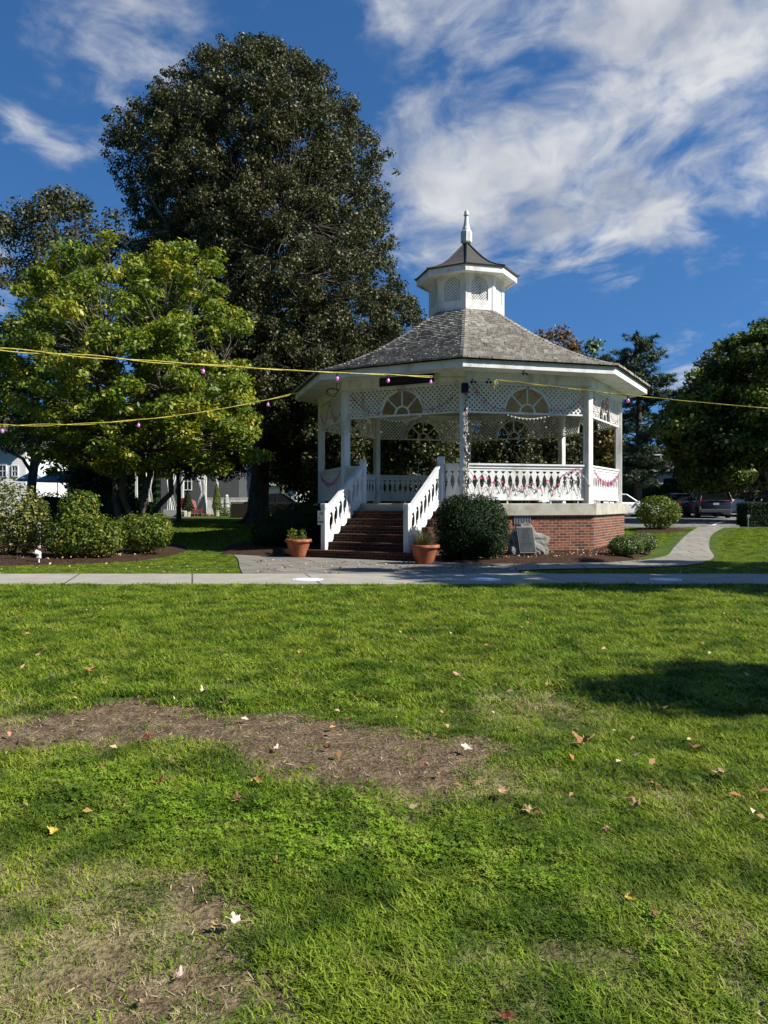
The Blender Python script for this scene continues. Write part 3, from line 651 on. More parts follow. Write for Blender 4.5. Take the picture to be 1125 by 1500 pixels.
for k in range(8):
    a = A0 + (k + .5) * PI / 4; n = dirv(a); tx = Vector((-n.y, n.x, 0)); cs = math.cos(PI / 8)
    for j in range(NC):
        r0, z0, Ls = roof_pt(j / NC); r1, z1, _ = roof_pt(min(1, (j + 1.25) / NC)); d0, d1 = r0 * cs, r1 * cs; h0, h1 = r0 * math.sin(PI / 8), r1 * math.sin(PI / 8)
        x = -h0 - random.uniform(0, .1)
        while x < h0:
            w_ = random.uniform(.08, .17); xa, xb = max(x, -h0), min(x + w_ - .006, h0); x += w_
            if xb - xa < .02: continue
            th = random.uniform(.042, .060); lift = random.uniform(0, .006); dd = random.uniform(-.008, .008)
            fa = xa * h1 / h0 if abs(xa) > h1 else xa; fb = xb * h1 / h0 if abs(xb) > h1 else xb
            fa, fb = max(fa, -h1), min(fb, h1)
            if fb <= fa: continue
            P_ = lambda x_, d_, z_: GC + tx * x_ + n * d_ + Vector((0, 0, z_))
            vs = [P_(xa, d0 + dd, z0 + lift), P_(xb, d0 + dd, z0 + lift), P_(xb, d0 + dd + .008, z0 + th + lift), P_(xa, d0 + dd + .008, z0 + th + lift), P_(fa, d1, z1 + .004), P_(fb, d1, z1 + .004), P_(fa, d1, z1 - .01), P_(fb, d1, z1 - .01)]
            b.add(vs, [(0, 1, 2, 3), (3, 2, 5, 4), (0, 3, 4, 6), (1, 7, 5, 2)])
rf = b.build('roof', msh, gz)
b = GB(); oct_tube(b, [(r - .02, z - .03) for r, z in PR]); b.build('roof_deck', mat('roof_boards', (.10, .08, .06), .9), rf)
for k in range(8):
    b = GB(); a = A0 + k * PI / 4; n = dirv(a); tx = Vector((-n.y, n.x, 0)); jn = 30
    for j in range(jn):
        r0, z0, _ = roof_pt(j / jn); r1, z1, _ = roof_pt(min(1, (j + 1.2) / jn))
        for sx in (-1, 1):
            wd = .085; o0 = GC + n * r0 + Vector((0, 0, z0)); o1 = GC + n * r1 + Vector((0, 0, z1)); dr = math.tan(PI / 8) * wd
            up = Vector((0, 0, .055)); u2 = Vector((0, 0, .03)); inn = n * -dr
            sd_ = tx * (sx * wd)
            vs = [o0 + up, o0 + up + sd_ + inn, o1 + u2 + sd_ + inn, o1 + u2, o0 + u2 * .6, o0 + sd_ + inn + u2 * .6]
            b.add(vs, [(0, 1, 2, 3), (0, 4, 5, 1), (1, 5, 2)])
    b.build('hip_cap', msh, rf)
# cupola
cu = GB(); cu.loft([octring(1.2, 7.02), octring(1.2, 7.09)], False, False)
cup = cu.build('cupola', mat('lead_flashing', (.05, .05, .055), .5, .5), gz)
CR = 1.16; ch = CR * math.sin(PI / 8)
for k in range(8):
    X = face_frame(k, CR); w_ = GB(X); z0, z1 = 7.06, 8.30; aw, sl, sp_ = .27, 7.42, 7.87   # arched opening: half width, sill, spring line
    w_.box(-ch, -aw, -.05, 0, z0, z1); w_.box(aw, ch, -.05, 0, z0, z1); w_.box(-aw, aw, -.05, 0, z0, sl)
    n_ = 12
    for i in range(n_):
        xa, xb = -aw + 2 * aw * i / n_, -aw + 2 * aw * (i + 1) / n_; f_ = lambda x: sp_ + math.sqrt(max(aw * aw - x * x, 0)) * 1.0
        w_.prism([(xa, f_(xa)), (xb, f_(xb)), (xb, z1), (xa, z1)], -.05, 0)
    w_.box(-ch - .008, -ch + .035, -.03, .010, z0, z1); w_.box(ch - .035, ch + .008, -.03, .010, z0, z1)
    wo = w_.build('wall', M['white'], cup)
    l_ = GB(X); lattice(l_, lambda x, z: (z < sp_) or (x * x + (z - sp_) ** 2 < aw * aw), -aw, aw, sl, sp_ + aw, .062, .032, .006, -.035); l_.build('lattice_window', M['white'], cup)
b = GB(); b.loft([octring(.9, 7.1), octring(.9, 8.2)]); b.build('dark_inside_core', mat('dark_void', (.02, .02, .02), .9), cup)  # solid black core stands in for the dark hollow behind the lattice
b = GB(); oct_tube(b, [(1.10, 8.20), (1.16, 8.20), (1.52, 8.235), (1.52, 8.25), (1.1, 8.30)]); b.build('cornice', M['white'], cup)
b = GB(); oct_tube(b, [(1.52, 8.16), (1.56, 8.16), (1.56, 8.35), (1.52, 8.35), (1.52, 8.16)]); b.build('fascia', M['white'], cup)
mcr = mat('slate_grey_shingle', rough=.85, spec=.25); t = NT(mcr); t.base(t.ramp(t.noise(t.pos((3, 3, 30)), 4, 4), [(.35, (.05, .046, .042)), (.65, (.11, .10, .092))])); t.bump(t.noise(t.pos((2, 2, 40)), 4, 2), .4, .01)
b = GB(); b.loft([octring(r, z) for r, z in ((1.60, 8.335), (1.62, 8.37), (1.30, 8.475), (1.0, 8.62), (.7, 8.83), (.42, 9.08), (.2, 9.30), (.06, 9.44))], True, True); cr = b.build('cupola_roof', mcr, cup)
for k in range(8):
    b = GB(); b.tube([corner(k, r, z + .012) for r, z in ((1.63, 8.365), (1.30, 8.475), (1.0, 8.62), (.7, 8.83), (.42, 9.08), (.2, 9.30), (.06, 9.44))], .022, 6); b.build('hip_ridge', M['black'], cr)
b = GB(); c0 = (GC.x, GC.y, 0)
b.lathe([(.05, 9.36), (.10, 9.43), (.165, 9.47), (.175, 9.50), (.175, 9.80), (.15, 9.845)], 8, c0, ph=A0)
b.lathe([(.12, 9.845), (.135, 9.87), (.125, 9.90), (.095, 9.98), (.065, 10.2), (.055, 10.30), (.085, 10.315), (.09, 10.335), (.065, 10.35), (.07, 10.38), (.06, 10.44), (.03, 10.49), (.005, 10.50)], 16, c0, True, True)
b.build('finial', M['white'], gz)
# steps and stair railings (face 7)
X7 = face_frame(7, 4.6); NR = 7; RH = DK / NR; TR = .315
ob = 4.87 / 4.6; off0 = (4.87 - 4.6) * math.cos(PI / 8)
b = GB(X7)
for i in range(NR - 1):
    top = DK - RH * (i + 1); y0 = off0 + TR * i; y1 = off0 + TR * (i + 1); hw = SW_ / 2 + .16 + (.17 if i == NR - 2 else 0)
    y1 += .12 if i == NR - 2 else 0
    b.box(-hw, hw, (y0 if i else off0 - .28), y1, 0, top - .05); b.box(-hw - .012, hw + .012, y0 - .02, y1 + .022, top - .048, top)
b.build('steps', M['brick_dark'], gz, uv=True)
LB = off0 + TR * (NR - 2) + .10
for sx in (-1, 1):
    xx = sx * (SW_ / 2 + .0); S = GB(X7)
    S.bbox(xx - .075, xx + .075, -.02, .13, DK - .02, DK + 1.20, .02); ng_ = S.build('stair_railing', M['white'], gz)
    nb_ = GB(X7); nb_.bbox(xx - .07, xx + .07, LB - .07, LB + .07, RH, RH + 1.13, .012); nb_.bbox(xx - .08, xx + .08, LB - .08, LB + .08, RH + 1.03, RH + 1.15, .015); nb_.build('newel_post', M['white'], ng_)
    y0, y1 = .13, LB - .07; zt0, zt1 = DK + 1.02, RH + 1.04; sh = (zt1 - zt0) / (y1 - y0)
    XR = lambda v, xx=xx: X7(Vector((xx + v[1], v[0], v[2])))
    hr = GB(XR); n_ = lambda h0, h1, w_: hr.add([(u, s_ * w_, zt0 + (u - y0) * sh + h) for u in (y0, y1) for s_ in (-1, 1) for h in (h0, h1)], [(0, 1, 3, 2), (4, 6, 7, 5), (0, 4, 5, 1), (2, 3, 7, 6), (1, 5, 7, 3), (0, 2, 6, 4)])
    n_(-.045, 0, .055); n_(-.20, -.048, .022); n_(-1.0, -.86, .022); hr.build('handrail', M['white'], ng_)
    bp = GB(XR); nB = 8; wB = (y1 - y0) / nB
    for i in range(nB):
        xa = y0 + i * wB; z = zt0 + (i + .5) * wB * sh; zb, ztp = z - .90, z - .12; c_ = xa + wB / 2; vs = []; fs = []
        for t_ in TS:
            h = max(.022, bal_half(t_, wB * .92)) if .31 < t_ < .80 else bal_half(t_, wB) * (1 if t_ < .28 or t_ > .89 else .9)
            h = h * (.70 if .335 < t_ < .775 else 1)
            for s1 in (-1, 1):
                for s2 in (-.012, .012): vs.append((c_ + s1 * h, s2, zb + t_ * (ztp - zb) + s1 * h * (sh if (t_ < .2 or t_ > .9) else sh * .35)))
        for r_ in range(len(TS) - 1):
            a_ = r_ * 4; fs += [(a_, a_ + 2, a_ + 6, a_ + 4), (a_ + 1, a_ + 5, a_ + 7, a_ + 3), (a_, a_ + 4, a_ + 5, a_ + 1), (a_ + 2, a_ + 3, a_ + 7, a_ + 6)]
        bp.add(vs, fs)
    bp.build('baluster_panel', M['white'], ng_)
# things fixed to the gazebo
def thingmesh(mb, name, m, label, cat, group=None, **k):
    o = mb.build(name, m, **k); return tag(o, label, cat, group)
b = MB(face_frame(7, 4.75)); b.box(-.60, 1.0, .0, .03, 4.44, 4.68); sg = thingmesh(b, 'name_sign', mat('navy_board', (.006, .007, .022), .45), 'narrow navy signboard with faint gold lettering under the left eave', 'sign')
b = MB(face_frame(7, 4.75)); x = -.50; mgold = mat('dull_gold', (.10, .065, .03), .5, .5, .3)
while x < .25:
    w_ = random.choice([.018, .024, .03]); h_ = random.choice([.05, .06, .085]); b.box(x, x + .008, .031, .036, 4.52, 4.52 + h_)
    if random.random() < .6: b.box(x + .009, x + w_, .031, .036, 4.52 + random.choice([0, h_ * .5, h_ - .012]), 4.532 + random.choice([0, h_ * .5]))
    x += w_ + random.choice([.012, .012, .03])
b.build('lettering', mgold, sg)
# paper notice on the lower left newel
XN = face_frame(7, 4.6); b = MB(XN); nx0 = -SW_ / 2
b.add([(nx0 - .15, LB + .085, RH + .62), (nx0 + .07, LB + .085, RH + .62), (nx0 + .07, LB + .095, RH + .96), (nx0 - .13, LB + .12, RH + .97), (nx0 - .15, LB + .08, RH + .62), (nx0 + .07, LB + .08, RH + .62), (nx0 + .07, LB + .09, RH + .96), (nx0 - .13, LB + .115, RH + .97)], [(0, 1, 2, 3), (7, 6, 5, 4), (0, 4, 5, 1), (1, 5, 6, 2), (2, 6, 7, 3), (3, 7, 4, 0)])
pn = thingmesh(b, 'paper_notice', mat('paper', (.72, .74, .72), .6), 'white paper notice in a plastic sleeve taped to the lower newel post', 'notice')
b = MB(XN)
for z_, x0_, x1_ in ((.91, -.07, .03), (.875, -.09, .05), (.80, -.10, -.06), (.77, -.11, -.07)): b.box(nx0 + x0_, nx0 + x1_, LB + .103, LB + .118, RH + z_, RH + z_ + .014)
b.build('print', mat('faded_ink', (.12, .13, .07), .7), pn)
b = MB(XN); b.box(nx0 - .12, nx0 + .04, LB + .094, LB + .106, RH + .67, RH + .71); b.build('blue_print', mat('blue_ink', (.12, .19, .20), .7), pn)
# boulder with plaque
from mathutils import noise as mn
prof = [(-.47, 0), (-.53, .10), (-.49, .22), (-.50, .40), (-.42, .58), (-.30, .70), (-.22, .80), (-.10, .87), (.05, .80), (.14, .68), (.20, .58), (.36, .55), (.54, .45), (.50, .36), (.44, .24), (.48, .12), (.42, 0)]
bm = bmesh.new(); out = []
for i in range(len(prof)):
    (xa, za), (xb, zb) = prof[i], prof[(i + 1) % len(prof)]; k_ = max(1, int(math.dist(prof[i], prof[(i + 1) % len(prof)]) / .045)); out += [(xa + (xb - xa) * t_ / k_, za + (zb - za) * t_ / k_) for t_ in range(k_)]
rings = []; cxx, czz = -.03, .36
for sc_, yy_ in ((.0, -.225), (.25, -.225), (.5, -.22), (.72, -.215), (.88, -.20), (.96, -.15), (1., -.05), (.98, .08), (.88, .20), (.6, .27), (.0, .28)):
    ring = []
    for x, z in out:
        v = Vector((cxx + (x - cxx) * sc_, yy_ + .07 * (z - .4) * 1, czz + (z - czz) * sc_)); nz_ = mn.fractal(v * 4.1, 1, 2, 5); v += Vector((.02 * nz_, .022 * nz_ + .022 * mn.noise(v * 12), .02 * mn.noise(v * 6 + Vector((5, 0, 0))))); 
        if .2 < sc_ < .95 and abs(v.x + .1) < .24 and .08 < v.z < .72 and yy_ < 0: v.y = max(v.y, -.235)
        ring.append(bm.verts.new(v))
    rings.append(ring)
for a_, b_ in zip(rings, rings[1:]):
    for k in range(len(out)): bm.faces.new((a_[k], a_[(k + 1) % len(out)], b_[(k + 1) % len(out)], b_[k]))
bmesh.ops.remove_doubles(bm, verts=bm.verts, dist=.0005); bmesh.ops.recalc_face_normals(bm, faces=bm.faces)
me = bpy.data.meshes.new('boulder'); bm.to_mesh(me); bm.free()
mrock = m_noise('granite', [(.3, (.10, .098, .088)), (.48, (.22, .215, .19)), (.6, (.30, .29, .26)), (.75, (.15, .14, .11))], 5, .9, .2, .9, .03); me.materials.append(mrock); me.polygons.foreach_set('use_smooth', [False] * len(me.polygons))
bl = bpy.data.objects.new('boulder', me); C.objects.link(bl); bl.location = (G(774, 812).x * 18.35 / G(774, 812).y, 18.35, .06); bl.rotation_euler = (R(-9), 0, R(8)); tag(bl, 'rough grey boulder carrying a bronze plaque beside the brick wall', 'boulder')
b = MB(); tl = R(-6); XQ = lambda v: Vector((-.13 + v[0] * math.cos(tl) + v[2] * math.sin(-tl) * -1 * -1 * 0 + v[0] * 0 + (.5 - v[2]) * .10, v[1], v[2]))
b.box(-.20, .20, -.285, -.20, .08, .70, XQ); pq = b.build('plaque', mat('plaque_rim', (.33, .31, .26), .5, .5, .6), bl)
b = MB(); b.box(-.18, .18, -.292, -.28, .10, .68, XQ); b.build('plaque_face', m_noise('dark_bronze', [(.4, (.035, .042, .045)), (.7, (.075, .082, .08))], 9, .45, .5, .1), pq)
b = MB()
for i, z_ in enumerate([.565, .535, .50, .47, .44, .40, .37, .34, .31, .27, .24, .21, .17]):
    hw = random.uniform(.05, .13); xx = -hw
    while xx < hw: wd = random.uniform(.01, .03); b.box(xx, xx + wd, -.2965, -.2915, z_ * 1.1, z_ * 1.1 + .009, XQ); xx += wd + .008
b.build('raised_text', mat('worn_bronze', (.11, .11, .10), .4, .5, .5), pq)
# ================================================================ trees and shrubs
def limb_pts(p0, p1, sag=0., wob=.12, n=6, rng=random):
    p0, p1 = Vector(p0), Vector(p1); L = (p1 - p0).length; out = []
    for k in range(n + 1):
        u = k / n; p = p0.lerp(p1, u); p.z += math.sin(u * PI) * L * sag
        if 0 < k < n: p += Vector((rng.uniform(-1, 1), rng.uniform(-1, 1), rng.uniform(-1, 1))) * L * wob * .3
        out.append(p)
    return out
def skeleton(mb, base, lead, r0, targets, n_main, taper=.25, rise=.45, sag=.06):
    """trunk up to `lead` and limbs that reach for the foliage clumps"""
    base, lead = Vector(base), Vector(lead); H = (lead - base)
    tp = [base + H * u + Vector((random.uniform(-1, 1), random.uniform(-1, 1), 0)) * r0 * .5 * (0 < u < 1) for u in [k / 9 for k in range(10)]]
    rr = [r0 * (1 - (1 - taper) * k / 9) * (1.55 if k == 0 else 1) for k in range(10)]
    mb.tube([tp[0] - Vector((0, 0, .3)), tp[0]] + [tp[0].lerp(tp[1], .15)] + tp[1:], [r0 * 2.1, r0 * 1.7, r0 * 1.15] + rr[1:], 12)
    for k in range(7):   # root flare
        a = k * 2 * PI / 7 + random.uniform(-.3, .3); d = Vector((math.cos(a), math.sin(a), 0))
        mb.tube([base + d * r0 * .5 + Vector((0, 0, r0 * 1.7)), base + d * r0 * 1.25 + Vector((0, 0, r0 * .45)), base + d * r0 * 2.7 + Vector((0, 0, -.06))], [r0 * .34, r0 * .32, r0 * .12], 6)
    mains = []
    for k in range(n_main):
        c = Vector(targets[k * len(targets) // n_main][:3]); zt = base.z + (c.z - base.z) * random.uniform(rise - .15, rise + .1)
        u = min(.97, max(.15, (zt - base.z) / H.z)); i = min(8, int(u * 9)); s = tp[i].lerp(tp[i + 1], u * 9 - i)
        ps = limb_pts(s, c, sag, .16); r = r0 * (.42 - .2 * u); mb.tube(ps, [max(.012, r * (1 - .88 * j / 6)) for j in range(7)], 6); mains.append((ps, r))
    for c in targets:
        c = Vector(c[:3]); best = min(((p - c).length, j, ps, r) for ps, r in random.sample(mains, min(14, len(mains))) for j, p in enumerate(ps[1:6], 1))if 0 else None
        bd = 1e9
        for ps, r in random.sample(mains, min(16, len(mains))):
            for j in (2, 3, 4, 5):
                d = (ps[j] - c).length
                if d < bd: bd = d; bb = (ps[j], r * (1 - .88 * j / 6))
        if .3 < bd < 6: mb.tube(limb_pts(bb[0], c, .04, .2, 4), [max(.008, bb[1] * .6), max(.008, bb[1] * .45), max(.007, bb[1] * .3), .008, .005], 4)
def profile_clumps(cx, cy, zs, hw, cshift, n, rmin, rmax, rng=RNG, depth=1., inner=.42, lump_=1.):
    """foliage clumps filling a crown whose half width changes with height"""
    zs = np.array(zs, float); hw = np.array(hw, float); o = np.argsort(zs); zs, hw, cs = zs[o], hw[o], np.array(cshift, float)[o]
    zz = np.linspace(zs[0], zs[-1], 200); ww = np.interp(zz, zs, hw); p = ww ** 1.25 + .15; p /= p.sum()
    z = rng.choice(zz, n, p=p) + rng.normal(0, .05, n); w_ = np.interp(z, zs, hw); a = rng.uniform(0, 2 * PI, n); rad = rng.random(n) ** inner
    rc = rng.uniform(rmin, rmax, n); lump = 1 + lump_ * (.10 * np.sin(a * 3 + z * .9) + .07 * np.sin(a * 5 - z * 1.7))
    rr = np.maximum(w_ * lump - rc * .55, .05) * rad
    x = cx + np.interp(z, zs, cs) + rr * np.cos(a); y = cy + rr * np.sin(a) * depth
    return np.stack([x, y, z, rc], 1)
def tree(name, label, base, lead, r0, clumps, per, size, mleaf, mbark, nmain=14, zclip=None, asp=.55, flat=.65, up=.4, group=None, rise=.45, droop=0., sag=.06, cat='tree'):
    o = empty(name, base, 0, label, cat, group); bz = Vector(base)
    tg = [tuple(c) for c in clumps]; random.shuffle(tg)
    mb = MB(lambda v: v - bz); skeleton(mb, base, lead, r0, tg, nmain, rise=rise, sag=sag); mb.build('trunk', mbark, o, smooth=True)
    v, q = cluster_leaves(clumps, per, size, flat, RNG, up, asp, droop); 
    if zclip is not None:
        kq = v[q[:, 0], 2] > zclip + RNG.normal(0, .12, len(q)); q = q[kq]
    v = v - np.array(bz)[None, :]
    np_mesh('crown', v, q, [mleaf], o); return o
dark = m_leaf('dark_foliage', [(0, (.021, .030, .008)), (.5, (.045, .055, .017)), (.85, (.082, .086, .032)), (1, (.20, .16, .055))], .12, .5, .35, patch=[(0, (.036, .043, .012)), (1, (.11, .10, .036))], pscale=.35)
sap = m_leaf('yellow_green_foliage', [(0, (.05, .09, .010)), (.5, (.11, .17, .016)), (.9, (.22, .27, .03)), (1, (.38, .34, .05))], .28, .45, .35, patch=[(0, (.14, .19, .015)), (.6, (.32, .34, .035)), (.95, (.46, .38, .05)), (1, (.5, .26, .04))], pscale=.6)
mid = m_leaf('green_foliage', [(0, (.03, .06, .012)), (.6, (.06, .105, .02)), (1, (.14, .19, .035))], .2, .42, .45, patch=[(0, (.06, .09, .015)), (1, (.2, .2, .05))], pscale=.5)
rusty = m_leaf('rusty_foliage', [(0, (.10, .045, .018)), (.5, (.17, .085, .035)), (.8, (.12, .11, .03)), (1, (.26, .16, .07))], .2, .5, .3)
olive = m_leaf('olive_foliage', [(0, (.10, .09, .025)), (.5, (.17, .14, .04)), (1, (.26, .17, .06))], .25, .5, .3)

# the big dark tree
def pz(y, d): return EYE + (HZ - y) * d / F
def px_(x, d): return (x - 562.5) * d / F
d_ = 36.; bx = px_(376, d_); k_ = d_ / F
PR_ = [(78, 38, 378), (98, 80, 378), (125, 118, 376), (155, 148, 374), (200, 182, 370), (250, 200, 370), (300, 196, 376), (350, 200, 382), (400, 205, 388), (450, 214, 398), (500, 215, 400), (560, 205, 400), (620, 180, 400), (672, 120, 400)]
cl_ = profile_clumps(0, d_, [pz(y, d_) for y, w_, c in PR_], [w_ * k_ for y, w_, c in PR_], [px_(c, d_) for y, w_, c in PR_], 2600, .32, .62, inner=.34, lump_=.35)
# stray twigs beyond the outline
ex = profile_clumps(0, d_, [pz(y, d_) for y, w_, c in PR_], [w_ * k_ * 1.0 + .12 for y, w_, c in PR_], [px_(c, d_) for y, w_, c in PR_], 420, .16, .32, inner=.05, lump_=.5)
cl_ = np.concatenate([cl_, ex])
lw = np.array([[px_(x, d_ + y), d_ + y, pz(yy_, d_ + y), random.uniform(.5, .9)] for x, yy_, y in [(random.uniform(300, 465), random.uniform(600, 700), random.uniform(-3.5, 4)) for _ in range(70)] if not (355 < x < 395 and y < 0 and yy_ > 640)])
cl_ = np.concatenate([cl_, lw])
tree('broadleaf_tree', 'tallest tree, huge dark green dome rising left of the gazebo', (bx, d_, T(0, d_) - .02), (px_(376, d_), d_, pz(120, d_)), .46, cl_, 165, .125, dark, M['bark'], 26, None, .6, .7, .3, rise=.42)
# far left dark tree
d_ = 44.; k_ = d_ / F; PR_ = [(272, 20, 95), (290, 45, 92), (330, 78, 80), (380, 100, 70), (430, 120, 60), (500, 140, 50), (600, 140, 60), (650, 100, 60)]
cl_ = profile_clumps(0, d_, [pz(y, d_) for y, w_, c in PR_], [w_ * k_ for y, w_, c in PR_], [px_(c, d_) for y, w_, c in PR_], 230, .5, 1.1)
cl_ = np.concatenate([cl_, [[px_(x, d_), d_ + random.uniform(-2, 2), pz(y, d_), .8] for x, y in ((5, 350), (15, 380), (0, 410), (150, 330), (165, 350), (120, 300), (75, 300), (180, 330), (190, 360), (165, 380))]])
tree('broadleaf_tree', 'sparse dark tree at the far left behind the yellow green tree', (px_(45, d_), d_, T(0, d_)), (px_(60, d_), d_, pz(330, d_)), .28, cl_, 190, .2, dark, M['bark'], 14, None, .6, .7, .3)
# yellow green tree, several stems
d_ = 26.; k_ = d_ / F; z0 = T(0, d_); o = empty('dogwood_tree', (px_(196, d_), d_, z0), 0, 'bright yellow green tree with several pale stems left of the path', 'tree'); bz = Vector(o.location)
PR_ = [(372, 95, 205), (392, 140, 205), (420, 150, 195), (470, 172, 185), (520, 188, 185), (570, 196, 190), (620, 200, 196), (665, 150, 190), (690, 60, 190)]
cl1 = profile_clumps(0, d_, [pz(y, d_) for y, w_, c in PR_], [w_ * k_ for y, w_, c in PR_], [px_(c, d_) for y, w_, c in PR_], 480, .24, .60, inner=.40)
# layered sprays: flatten clumps into tiers
cl1 = np.concatenate([cl1, [[px_(x, d_ + y), d_ + y, pz(yy_, d_ + y), .42] for x, yy_, y in [(random.uniform(70, 385), random.uniform(600, 690), random.uniform(-1, 4)) for _ in range(80)]]])
tg = [tuple(c) for c in cl1]; random.shuffle(tg)
mb = MB(lambda v: v - bz)
stems = []
for k, (dx, lean) in enumerate(((-.5, -1.6), (-.15, -.5), (.1, .3), (.45, 1.4), (.2, 2.4))):
    s0 = bz + Vector((dx * .5, random.uniform(-.25, .25), -.1)); s1 = bz + Vector((lean, random.uniform(-1.2, 1.2), random.uniform(4.2, 6.2))); ps = limb_pts(s0, s1, .0, .10, 8); mb.tube(ps, [.13 - .011 * j for j in range(9)], 8); stems.append(ps)
for c in tg:
    c = Vector(c[:3]); b_ = min((((p - c).length + max(0, p.z - c.z) * 2, i, j) for i, ps in enumerate(stems) for j, p in enumerate(ps[2:], 2))); p = stems[b_[1]][b_[2]]; mb.tube(limb_pts(p, c, .08, .14, 5), [.040, .032, .024, .017, .01, .006], 5)
mb.build('trunk', bark('mottled_bark', [(.3, (.05, .045, .035)), (.6, (.12, .11, .09)), (.8, (.22, .2, .17))], 8), o, smooth=True)
v, q = cluster_leaves(cl1, 150, .16, .58, RNG, .75, .5, .5); np_mesh('crown', v - np.array(bz)[None], q, [sap], o)

# trees behind the gazebo: each its own crown and label
def bgtree(name, label, x, d, ytop, ybot, wpx, mleaf, n=110, per=130, size=.26, r0=.22, inner=.42, group='trees behind the gazebo', mb_=None, rmin=.6, rmax=1.2):
    k_ = d / F; h = ybot - ytop; PR_ = [(ytop + 5, .22), (ytop + h * .12, .6), (ytop + h * .3, .88), (ytop + h * .55, 1.), (ytop + h * .8, .85), (ybot, .4)]
    c = profile_clumps(px_(x, d), d, [pz(ytop + (f0 - ytop), d) for f0, w_ in PR_], [w_ * wpx * k_ for f0, w_ in PR_], [0] * 6, n, rmin, rmax, inner=inner)
    return tree(name, label, (px_(x, d), d, T(0, d) - .03), (px_(x, d), d, pz(ytop + h * .25, d)), r0, c, per, size, mleaf, mb_ or M['bark'], 10, None, .6, .7, .35, group=group)
bgtree('broadleaf_tree', 'dark tree behind the gazebo between its left back posts', 472, 39, 430, 745, 100, dark, 220, 170, .2)
bgtree('broadleaf_tree', 'low dark tree just behind the left gazebo posts', 492, 30.5, 540, 728, 62, dark, 110, 150, .16, .12, group='trees behind the gazebo', rmin=.35, rmax=.7)
bgtree('broadleaf_tree', 'dark leafy tree seen through the gazebo above the stair opening', 590, 33.5, 505, 730, 105, dark, 230, 170, .2)
bgtree('broadleaf_tree', 'dark tree seen through the gazebo right of its centre post', 715, 46, 480, 745, 105, dark, 230, 170, .2)
bgtree('broadleaf_tree', 'rust brown autumn tree whose top shows above the right roof slope', 812, 56, 474, 700, 62, rusty, 90, 120, .30)
bgtree('broadleaf_tree', 'small pale green treetop just right of the rust brown treetop', 868, 60, 498, 700, 42, mid, 60, 110, .3)
bgtree('shrub_tree', 'olive and orange leafed small tree seen between the right posts', 882, 38, 590, 722, 32, olive, 60, 120, .20, .10, rmin=.35, rmax=.7, group=None)
bgtree('broadleaf_tree', 'dark tree behind the gazebo between the two right posts', 815, 48, 545, 745, 85, dark, 170, 170, .22)
bgtree('broadleaf_tree', 'slim trunked dark tree between the big tree and the gazebo', 414, 62, 440, 680, 60, dark, 80, 130, .27)
bgtree('understory_tree', 'low dark tree in shade behind the yellow green tree', 262, 38, 530, 690, 110, dark, 190, 150, .17, .12, group=None, rmin=.4, rmax=.8)
bgtree('understory_tree', 'dark leafy tree in front of the white gable at left', 142, 40, 600, 722, 62, dark, 110, 150, .17, .12, group=None, rmin=.4, rmax=.8)
# right hand side
d_ = 38.; k_ = d_ / F; PR_ = [(480, 30, 1118), (500, 60, 1110), (540, 98, 1102), (600, 126, 1105), (660, 136, 1112), (700, 128, 1118), (738, 95, 1125)]
c = profile_clumps(0, d_, [pz(y, d_) for y, w_, cc in PR_], [w_ * k_ for y, w_, cc in PR_], [px_(cc, d_) for y, w_, cc in PR_], 440, .4, .9)
tree('maple_tree', 'large dark green maple at the right edge over the parked cars', (px_(1128, d_), d_, T(0, d_)), (px_(1120, d_), d_, pz(520, d_)), .3, c, 170, .22, m_leaf('maple_foliage', [(0, (.025, .045, .010)), (.6, (.05, .08, .016)), (1, (.13, .17, .03))], .15, .6, .2, patch=[(0, (.10, .13, .02)), (.8, (.24, .28, .04)), (1, (.36, .28, .06))], pscale=.4), M['bark'], 14, pz(713, 38.), .7, .7, .4)
bgtree('maple_tree', 'reddish topped maple standing left of the large right maple', 1052, 50, 512, 722, 68, m_leaf('turning_foliage', [(0, (.04, .055, .014)), (.6, (.075, .08, .02)), (.9, (.16, .10, .03)), (1, (.24, .10, .04))], .2, .45, .4), 110, 130, .25, group=None)
bgtree('broadleaf_tree', 'dark background tree behind the parking lot at the right edge', 1160, 62, 560, 735, 90, dark, 80, 120, .32, group=None)
bgtree('broadleaf_tree', 'low dark tree behind the parked sport utility vehicle', 1035, 66, 600, 738, 60, dark, 80, 120, .32, group=None)
